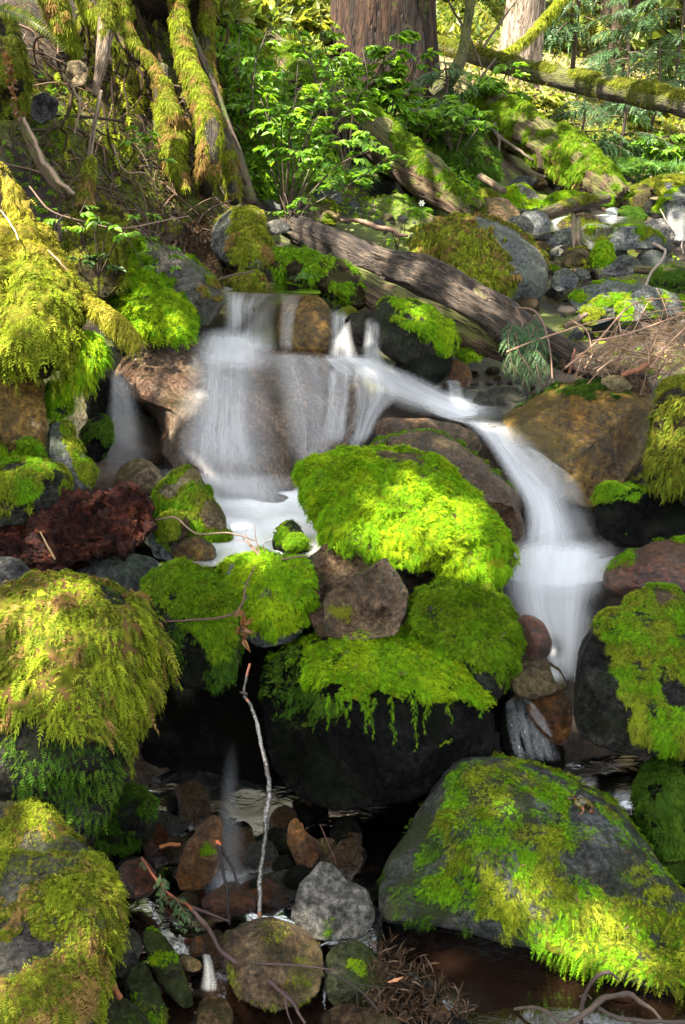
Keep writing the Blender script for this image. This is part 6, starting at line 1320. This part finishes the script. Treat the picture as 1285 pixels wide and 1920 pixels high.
for x, y, t, r in [(560,120,5.1,.16),(480,110,5.1,.2),(640,190,5.3,.25),(600,270,4.9,.16),(690,280,5.0,.15),(740,90,6.35,.35),(700,180,6.5,.3),(560,240,5.1,.15),(520,400,4.7,.1),(180,420,3.4,.10),(270,405,3.4,.06),(620,150,7.2,.4),(860,230,6.7,.2),(380,240,4.5,.13),(365,150,4.6,.10),(320,200,4.6,.08),(190,100,4.15,.1),(220,170,4.3,.12)]: hp_.append((at(x, y, t), r))
K = 17000
sx = rng.uniform(-1.9, 2.9, K); sy = rng.uniform(.7, 8.2, K); sx = np.where(sy > 5, rng.uniform(-1.5, 4, K), sx); sz = .1 + .2 * sy
s_ = rng.uniform(4.6, 7.2, K)
P = np.c_[sx, sy, sz] + s_[:, None] * SUN + rng.normal(0, .05, (K, 3))
cl = fbm(P * 1.1, 3, 21); P = P[cl > np.where((sy > 5.4) | ((sy > 4.5) & (sx < .3)), np.where(sx > .7, .16, .6), np.where((sx < -.3) & (sy > 3.6), -.08, -.42))]
for x, y, t, r in [(420,800,3.35,.26),(480,700,3.5,.22),(480,930,3.2,.16),(1060,1120,2.95,.2),(420,660,3.6,.12),(330,760,3.4,.15),(1050,1000,3.1,.15),(880,1170,2.5,.16),(660,1110,2.5,.10),(395,725,3.5,.12),(440,575,3.85,.14),(395,800,3.4,.12),(410,670,3.6,.12),(840,1250,2.4,.10),(350,1120,2.5,.12)]:
    P = np.vstack([P, at(x, y, t) + rng.uniform(5, 6.8, 260)[:, None] * SUN + rng.normal(0, r * .55, (260, 3))])  # extra unseen leaves added to shade chosen spots
for p, r in hp_:
    d = P - p; al = d @ SUN; dist_ = np.linalg.norm(d - al[:, None] * SUN, axis=1); P = P[dist_ > r + .05 * rng.random(len(P))]
g = Geo(); gs = Geo(); K = len(P)
leaf_geo(g, P, unit(rng.normal(size=(K, 3))), unit(rng.normal(0, .5, (K, 3)) + SUN), rng.uniform(.10, .22, K), rng.uniform(.07, .15, K), leafcol(K, 'maple'))
tr0 = at(240, -1500, 5.2)
for q in range(16):
    e = P[rng.integers(0, K)]; st = np.array([tr0[0], tr0[1], e[2] - .3]); V, F, G, _ = tube(cr([st, (st + e) / 2 + [0, 0, .25], e], 12), np.linspace(.05, .012, 12), 6); gs.add(V, F, (.05, .035, .025))
g.build('crown', M['canopy'], tree, smooth=False); gs.build('branch', M['twig'], tree)  # unseen crown and boughs, shaped to block and dapple the sun

# moss and litter on the ground beside the view
Kq = 9000; xq = np.r_[rng.uniform(1.0, 3.2, Kq), rng.uniform(-3.2, -1.1, Kq)]; yq = rng.uniform(1.2, 4.6, 2 * Kq)
Pq = np.c_[xq, yq, height(np.c_[xq, yq]) + .012]; kq = fbm(Pq * 2.2, 3, 8) > -.1; Pq = Pq[kq]; nq = len(Pq); up_ = np.repeat([[0, 0, 1.0]], nq, 0)
g = Geo(); frond_geo(g, Pq, unit(rng.normal(0, .7, (nq, 3)) + [0, 0, .4]), unit(up_ + rng.normal(0, .4, (nq, 3))), .045 * rng.uniform(.5, 1.3, nq), palette(Pq, 'gmix', 5), 5, .4, .5)
tag(g.build('moss_carpet', M['moss'], smooth=False), kind='stuff')

for pl_, n_q in [([(590,880),(830,860),(950,1060),(760,1060),(620,1010)], 90), ([(570,1220),(740,1190),(890,1250),(860,1290),(620,1280)], 50), ([(860,1440),(1000,1440),(1200,1650),(1250,1780),(900,1700)], 110), ([(790,1110),(930,1120),(960,1220),(820,1190)], 30), ([(30,1110),(250,1130),(290,1220),(60,1300)], 60), ([(20,1480),(200,1660),(180,1780),(0,1700)], 60), ([(440,1060),(570,1060),(560,1150),(450,1120)], 24)]:
    scatter(pl_, n_q, .022, 'litter', 'needle_litter', wr=.09, lift=.9, gonly=False)
# ------------------------------------------------------------------ water
def water_all():
    pm_ = pool_mat('clear_pool_water'); pb = pool_mat('brown_pool_water', (.06, .03, .018), fscale=14, clear=.4, bump=.08)
    pool('pool', [(180,905),(230,880),(300,900),(420,905),(560,900),(610,960),(605,1040),(520,1062),(430,1062),(330,1060),(260,1010),(190,960)], .415, pm_, [(500,925,140,1.0),(440,1000,100,.75),(540,985,85,.85),(340,915,80,.9),(250,925,50,.45),(470,1040,90,.55)])
    pool('pool', [(820,700),(900,690),(960,700),(980,730),(960,790),(900,800),(800,770),(780,730)], float(at(900,760,3.72)[2]), pm_, [(860,765,50,.5)])
    pool('pool', [(930,1050),(1000,1020),(1120,1020),(1170,1050),(1150,1085),(1060,1100),(960,1090)], float(at(1060,1120,2.98)[2]) , pm_, [(1050,1070,120,.8)])
    pool('pool', [(1040,1440),(1110,1420),(1200,1420),(1215,1490),(1180,1520),(1100,1500)], float(at(1120,1460,2.66)[2]), pb, [(1175,1500,25,.5)])
    pool('pool', [(-300,1480),(300,1440),(700,1440),(1100,1480),(1700,1600),(1700,2050),(640,2100),(-400,2050)], -.085, pb, [(432,1660,32,.5)])
    pool('pool', [(412,529),(450,522),(540,533),(598,546),(585,551),(500,551),(420,543)], float(at(470,540,4.02)[2]), pm_)
    pool('stream', [(960,420),(1000,400),(1060,398),(1130,388),(1180,390),(1210,425),(1150,428),(1060,430),(1000,440)], float(at(1060,412,6.4)[2]), pm_, [(1145,402,18,.5)])
    W = 'waterfall'
    f1 = water_mat('silky_falling_water', 0.74, .0, .38, .05, .12, 38, 1.6, contrast=1.1, sparkle=.5)
    f2 = water_mat('thin_falling_water', .66, .0, .3, .06, .15, 42, 1.6, sparkle=.45)
    veil = water_mat('thin_water_veil', .50, .15, .4, .06, .2, 30, 1.3, contrast=1.0, sparkle=.5)
    dense = water_mat('dense_white_water', .85, .25, .42, .04, .14, 26, 1.3)
    faint = water_mat('faint_falling_water', .42, .1, .4, .15, .15, 30, 1.0)
    fnt2 = water_mat('thin_hollow_fall', .18, .3, .5, .6, .15, 30, 1.0)
    mist = water_mat('spray_mist', .62, .35, .4, .35, .3, 9, 4)
    fan = water_mat('fan_of_thin_water', .50, .20, .45, .05, .12, 26, 1.2, contrast=.95, sparkle=.55)
    mist2 = water_mat('soft_wide_water', .5, .35, .45, .15, .2, 14, 1.0)
    low = water_mat('white_lower_fall', 1.05, .42, .36, .14, .08, 22, 1.1)
    f3 = water_mat('narrow_fall', .72, .1, .42, .22, .2, 40, 1.4)
    # top fall
    water_sheet(W, [[(408,532,4.0),(470,545,3.98),(545,548,3.98)], [(414,565,3.9),(460,572,3.9),(528,575,3.9)], [(415,610,3.86),(460,615,3.86),(522,620,3.86)], [(400,650,3.82),(455,660,3.8),(524,668,3.82)]], f1, 30, 30)
    water_sheet(W, [[(520,548,3.92),(545,548,3.92),(572,550,3.92)], [(522,600,3.8),(540,600,3.8),(556,600,3.8)], [(520,660,3.78),(535,665,3.78),(552,668,3.78)]], veil, 14, 24)
    # the fan over the wide boulder
    water_sheet(W, [[(360,638,3.75),(430,632,3.75),(525,645,3.75)], [(345,680,3.62),(430,680,3.6),(525,690,3.6)], [(325,750,3.45),(430,750,3.4),(530,760,3.4)], [(300,820,3.38),(420,830,3.3),(545,840,3.3)], [(285,890,3.36),(420,900,3.28),(560,905,3.28)], [(270,930,3.34),(420,945,3.26),(580,950,3.26)]], fan, 44, 60)
    water_sheet(W, [[(375,632,3.73),(430,628,3.73),(490,635,3.73)], [(370,690,3.58),(425,690,3.56),(480,700,3.56)], [(355,780,3.40),(420,790,3.36),(475,790,3.36)], [(330,880,3.34),(420,890,3.24),(500,890,3.24)]], f2, 26, 50, off=.035)
    water_sheet(W, [[(480,660,3.7),(560,660,3.7),(650,675,3.7)], [(500,720,3.5),(580,720,3.45),(660,740,3.45)], [(520,800,3.4),(590,810,3.35),(650,810,3.4)], [(540,880,3.32),(580,890,3.3),(610,880,3.32)]], veil, 30, 44)
    water_sheet(W, [[(205,690,3.5),(222,690,3.5),(245,700,3.5)], [(198,760,3.45),(228,760,3.45),(270,770,3.45)], [(190,830,3.42),(230,840,3.42),(285,840,3.42)], [(180,905,3.4),(230,905,3.4),(300,905,3.4)]], faint, 20, 40, snap=False)
    water_sheet(W, [[(205,690,3.46),(218,690,3.46),(232,700,3.46)], [(205,760,3.42),(228,760,3.42),(255,770,3.42)], [(205,840,3.40),(230,850,3.40),(268,850,3.40)]], faint, 16, 30, snap=False)
    # right of the wide boulder
    water_sheet(W, [[(590,668,3.7),(640,665,3.7),(700,675,3.7)], [(640,700,3.6),(690,700,3.6),(740,705,3.6)], [(655,740,3.5),(700,735,3.5),(770,735,3.5)], [(650,790,3.42),(690,780,3.42),(720,775,3.42)], [(640,850,3.35),(665,850,3.35),(700,820,3.35)]], f1, 30, 44)
    water_sheet(W, [[(610,690,3.6),(640,690,3.6),(665,700,3.6)], [(610,760,3.45),(635,760,3.45),(660,760,3.45)], [(590,840,3.36),(625,840,3.36),(655,830,3.36)]], f2, 18, 34, snap=False)
    # twin narrow falls
    water_sheet(W, [[(616,574,3.92),(636,576,3.9),(658,584,3.9)], [(615,630,3.82),(642,630,3.8),(666,640,3.8)], [(606,695,3.74),(648,700,3.72),(690,705,3.72)]], f3, 14, 26)
    water_sheet(W, [[(684,592,3.84),(700,592,3.84),(716,600,3.84)], [(678,645,3.78),(700,645,3.76),(718,650,3.76)], [(670,695,3.72),(700,697,3.7),(738,700,3.7)]], f3, 14, 26)
    # sweep to the right and down
    water_sheet('stream', [[(600,662,3.74),(612,680,3.7),(640,705,3.64)], [(680,662,3.72),(690,690,3.66),(700,735,3.56)], [(760,690,3.70),(765,725,3.62),(760,775,3.5)], [(850,730,3.68),(850,765,3.58),(850,790,3.5)], [(930,765,3.62),(915,785,3.56),(900,810,3.45)]], dense, 24, 50, off=.02)
    water_sheet('stream', [[(780,735,3.66),(800,760,3.6),(820,785,3.5)], [(870,745,3.66),(870,775,3.58),(870,800,3.5)], [(935,775,3.6),(925,795,3.54),(915,815,3.45)]], f2, 18, 26)
    water_sheet(W, [[(858,790,3.45),(900,788,3.5),(950,795,3.55)], [(902,815,3.36),(935,820,3.4),(985,835,3.45)], [(938,870,3.28),(975,870,3.3),(1030,880,3.36)], [(972,930,3.2),(1015,930,3.22),(1075,940,3.28)], [(985,1000,3.12),(1035,1000,3.12),(1105,1010,3.18)], [(960,1060,3.05),(1040,1060,3.04),(1140,1050,3.1)]], f1, 34, 64, off=.025)
    water_sheet(W, [[(858,786,3.44),(895,788,3.46),(930,794,3.5)], [(902,826,3.32),(945,832,3.34),(992,846,3.36)], [(942,890,3.22),(985,890,3.24),(1045,900,3.26)], [(978,960,3.13),(1020,960,3.13),(1075,970,3.16)], [(968,1050,3.03),(1020,1050,3.02),(1100,1050,3.06)]], dense, 22, 54, off=.04)
    water_sheet(W, [[(975,830,3.42),(1000,840,3.42),(1030,860,3.42)], [(1010,890,3.3),(1050,890,3.3),(1095,910,3.32)], [(1040,960,3.2),(1080,960,3.2),(1115,980,3.22)], [(1060,1035,3.1),(1100,1035,3.1),(1130,1035,3.12)]], veil, 22, 40)
    water_sheet(W, [[(935,1010,3.06),(1050,1005,3.06),(1170,1015,3.09)], [(930,1085,2.95),(1040,1080,2.93),(1155,1080,2.97)], [(945,1150,2.88),(1040,1150,2.84),(1130,1150,2.88)], [(1005,1220,2.79),(1055,1220,2.77),(1105,1215,2.79)], [(1035,1280,2.72),(1055,1285,2.7),(1088,1285,2.72)]], low, 30, 50, off=.03)
    water_sheet(W, [[(850,782,3.46),(920,785,3.48),(985,800,3.5)], [(902,830,3.34),(955,830,3.36),(1045,870,3.42)], [(948,900,3.24),(1010,900,3.26),(1110,940,3.32)], [(980,970,3.14),(1040,970,3.14),(1135,1000,3.2)], [(945,1050,3.02),(1040,1045,3.0),(1160,1045,3.08)]], mist2, 34, 50, off=.06)
    water_sheet(W, [[(835,712,3.74),(850,712,3.74),(866,714,3.74)], [(838,735,3.7),(856,735,3.69),(872,738,3.7)], [(838,760,3.66),(860,765,3.64),(885,765,3.66)]], f1, 14, 18)
    # glassy dark chute over the black stone, thin fall in the hollow, little cascades
    gl_ = water_mat('glassy_chute', .35, .0, .2, .05, .1, 70, 6, contrast=2.2, sparkle=.9)
    water_sheet(W, [[(945,1318,2.55),(970,1305,2.55),(1005,1320,2.55)], [(948,1360,2.48),(985,1350,2.48),(1035,1365,2.48)], [(960,1430,2.44),(1010,1430,2.44),(1062,1435,2.44)]], gl_, 24, 30, off=.008)
    water_sheet(W, [[(420,1380,2.38),(434,1380,2.38),(450,1380,2.38)], [(414,1440,2.34),(432,1440,2.34),(452,1440,2.34)], [(405,1520,2.28),(430,1520,2.28),(455,1520,2.28)], [(395,1600,2.23),(430,1600,2.23),(468,1600,2.23)], [(395,1670,2.18),(430,1675,2.18),(465,1670,2.18)]], fnt2, 18, 50, snap=False)
    water_sheet(W, [[(378,1790,2.0),(388,1788,2.0),(398,1792,2.0)], [(380,1820,1.97),(392,1820,1.97),(405,1822,1.97)], [(372,1858,1.93),(395,1862,1.93),(412,1858,1.93)]], f1, 12, 20, snap=False)
    water_sheet(W, [[(1150,1488,2.56),(1165,1488,2.56),(1185,1488,2.56)], [(1155,1505,2.52),(1172,1508,2.52),(1190,1508,2.52)], [(1165,1530,2.48),(1180,1530,2.48),(1192,1530,2.48)]], f1, 12, 14, snap=False)
    water_sheet(W, [[(1250,395,6.75),(1268,385,6.75),(1295,380,6.75)], [(1242,425,6.6),(1265,420,6.6),(1300,420,6.6)], [(1240,455,6.5),(1265,460,6.5),(1300,460,6.5)]], faint, 16, 20, snap=False)
    water_sheet(W, [[(1135,392,6.5),(1148,388,6.5),(1162,390,6.5)], [(1128,405,6.4),(1145,405,6.4),(1160,408,6.4)], [(1120,418,6.3),(1142,420,6.3),(1158,420,6.3)]], dense, 12, 14, snap=False)
    water_sheet(W, [[(1030,415,6.0),(1050,408,6.0),(1075,402,6.0)], [(1028,424,5.95),(1050,418,5.95),(1078,412,5.95)], [(1030,432,5.9),(1052,426,5.9),(1078,420,5.9)]], dense, 12, 12, snap=False)
    # spray where the falls land
    water_sheet('spray', [[(270,870,3.22),(420,880,3.18),(580,885,3.2)], [(270,915,3.2),(430,915,3.14),(590,925,3.16)], [(300,975,3.12),(440,985,3.08),(590,985,3.1)]], mist, 24, 20, snap=False)
    water_sheet('spray', [[(365,615,3.74),(430,610,3.72),(525,625,3.74)], [(350,650,3.66),(430,648,3.62),(530,660,3.66)], [(345,700,3.56),(430,700,3.5),(530,710,3.56)]], mist, 20, 16, snap=False)
    water_sheet('spray', [[(960,1000,3.02),(1050,1000,3.0),(1170,1010,3.04)], [(945,1060,2.94),(1050,1060,2.92),(1170,1050,2.98)], [(950,1130,2.86),(1050,1130,2.84),(1130,1130,2.88)]], mist, 20, 16, snap=False)
water_all()

# ------------------------------------------------------------------ frog on the boulder
def frog():
    p, n, t = hit(1090, 1512, 2.2); s = t / FPX     # metres per photo pixel there
    up = unit(n); f = unit(CR * -.75 - up * (CR @ up) * -.75 + np.array([0, -.35, 0])); f = unit(f - up * (f @ up)); sd = np.cross(up, f)
    def q(a, b, c): return p + (f * a + sd * b + up * c) * s
    sk = [  # body chain then limbs: (point, radius px, parent)
        (q(-16,0,6), 7, -1), (q(-6,0,8), 10.5, 0), (q(5,0,9), 11, 1), (q(15,0,9), 9, 2), (q(23,0,7), 5, 3),
        (q(-16,8,5), 5.5, 0), (q(-2,19,7), 5, 5), (q(-17,19,4), 3.0, 6), (q(-4,23,1.5), 2.0, 7), (q(4,25,1), 1.3, 8),
        (q(-16,-8,5), 5.5, 0), (q(-2,-19,7), 5, 10), (q(-17,-19,4), 3.0, 11), (q(-4,-23,1.5), 2.0, 12), (q(4,-25,1), 1.3, 13),
        (q(12,9,8), 3.2, 3), (q(10,16,5), 2.6, 15), (q(17,18,1.5), 2.0, 16), (q(22,20,1), 1.2, 17),
        (q(12,-9,8), 3.2, 3), (q(10,-16,5), 2.6, 19), (q(17,-18,1.5), 2.0, 20), (q(22,-20,1), 1.2, 21)]
    V = np.array([a[0] for a in sk]); E = [(a[2], i) for i, a in enumerate(sk) if a[2] >= 0]
    me = bpy.data.meshes.new('frog'); me.from_pydata([tuple(v - p) for v in V], E, []); o = bpy.data.objects.new('frog', me); COL.objects.link(o); o.location = p; o['org'] = [float(x) for x in p]
    md = o.modifiers.new('Skin', 'SKIN'); sv = me.skin_vertices[0].data
    for i, a in enumerate(sk): sv[i].radius = (a[1] * s, a[1] * s)
    sv[0].use_root = True
    sb = o.modifiers.new('Sub', 'SUBSURF'); sb.levels = 2; sb.render_levels = 2
    m, nt = newmat('frog_skin'); k = N(nt); co = k.n('TexCoord').outputs['Object']
    nz = k.noise(co, 160, 3, .5); band = k.noise(co, 90, 2, .5)
    # warm brown limbs barred dark, olive back along the middle
    dd = k.n('VectorMath', operation='DOT_PRODUCT', i0=co, i1=tuple(sd)).outputs[1]
    mid = k.mrange(k.math('ABSOLUTE', dd), 7 * s, 11 * s, 1, 0)
    c = k.mix(k.mrange(band, .5, .56, 0, 1), (.11, .036, .010), (.015, .008, .005)); c = k.mix(mid, c, k.mix(k.mrange(nz, .52, .6, 0, 1), (.075, .060, .008), (.02, .018, .008)))
    b = k.n('BsdfPrincipled', Roughness=.3); k.set(b, 'Base Color', c); k.out(b.outputs[0]); me.materials.append(m)
    tag(o, 'small brown and olive frog crouching on the moss-speckled boulder', 'frog')
    em = plain_mat('frog_eye_shine', (.02, .015, .008), .1, .8); V, T = ico(3)
    for sg in (-1, 1): build_mesh('eye', V * 2.9 * s + q(15, 6.5 * sg, 16), T, em, o)
frog()
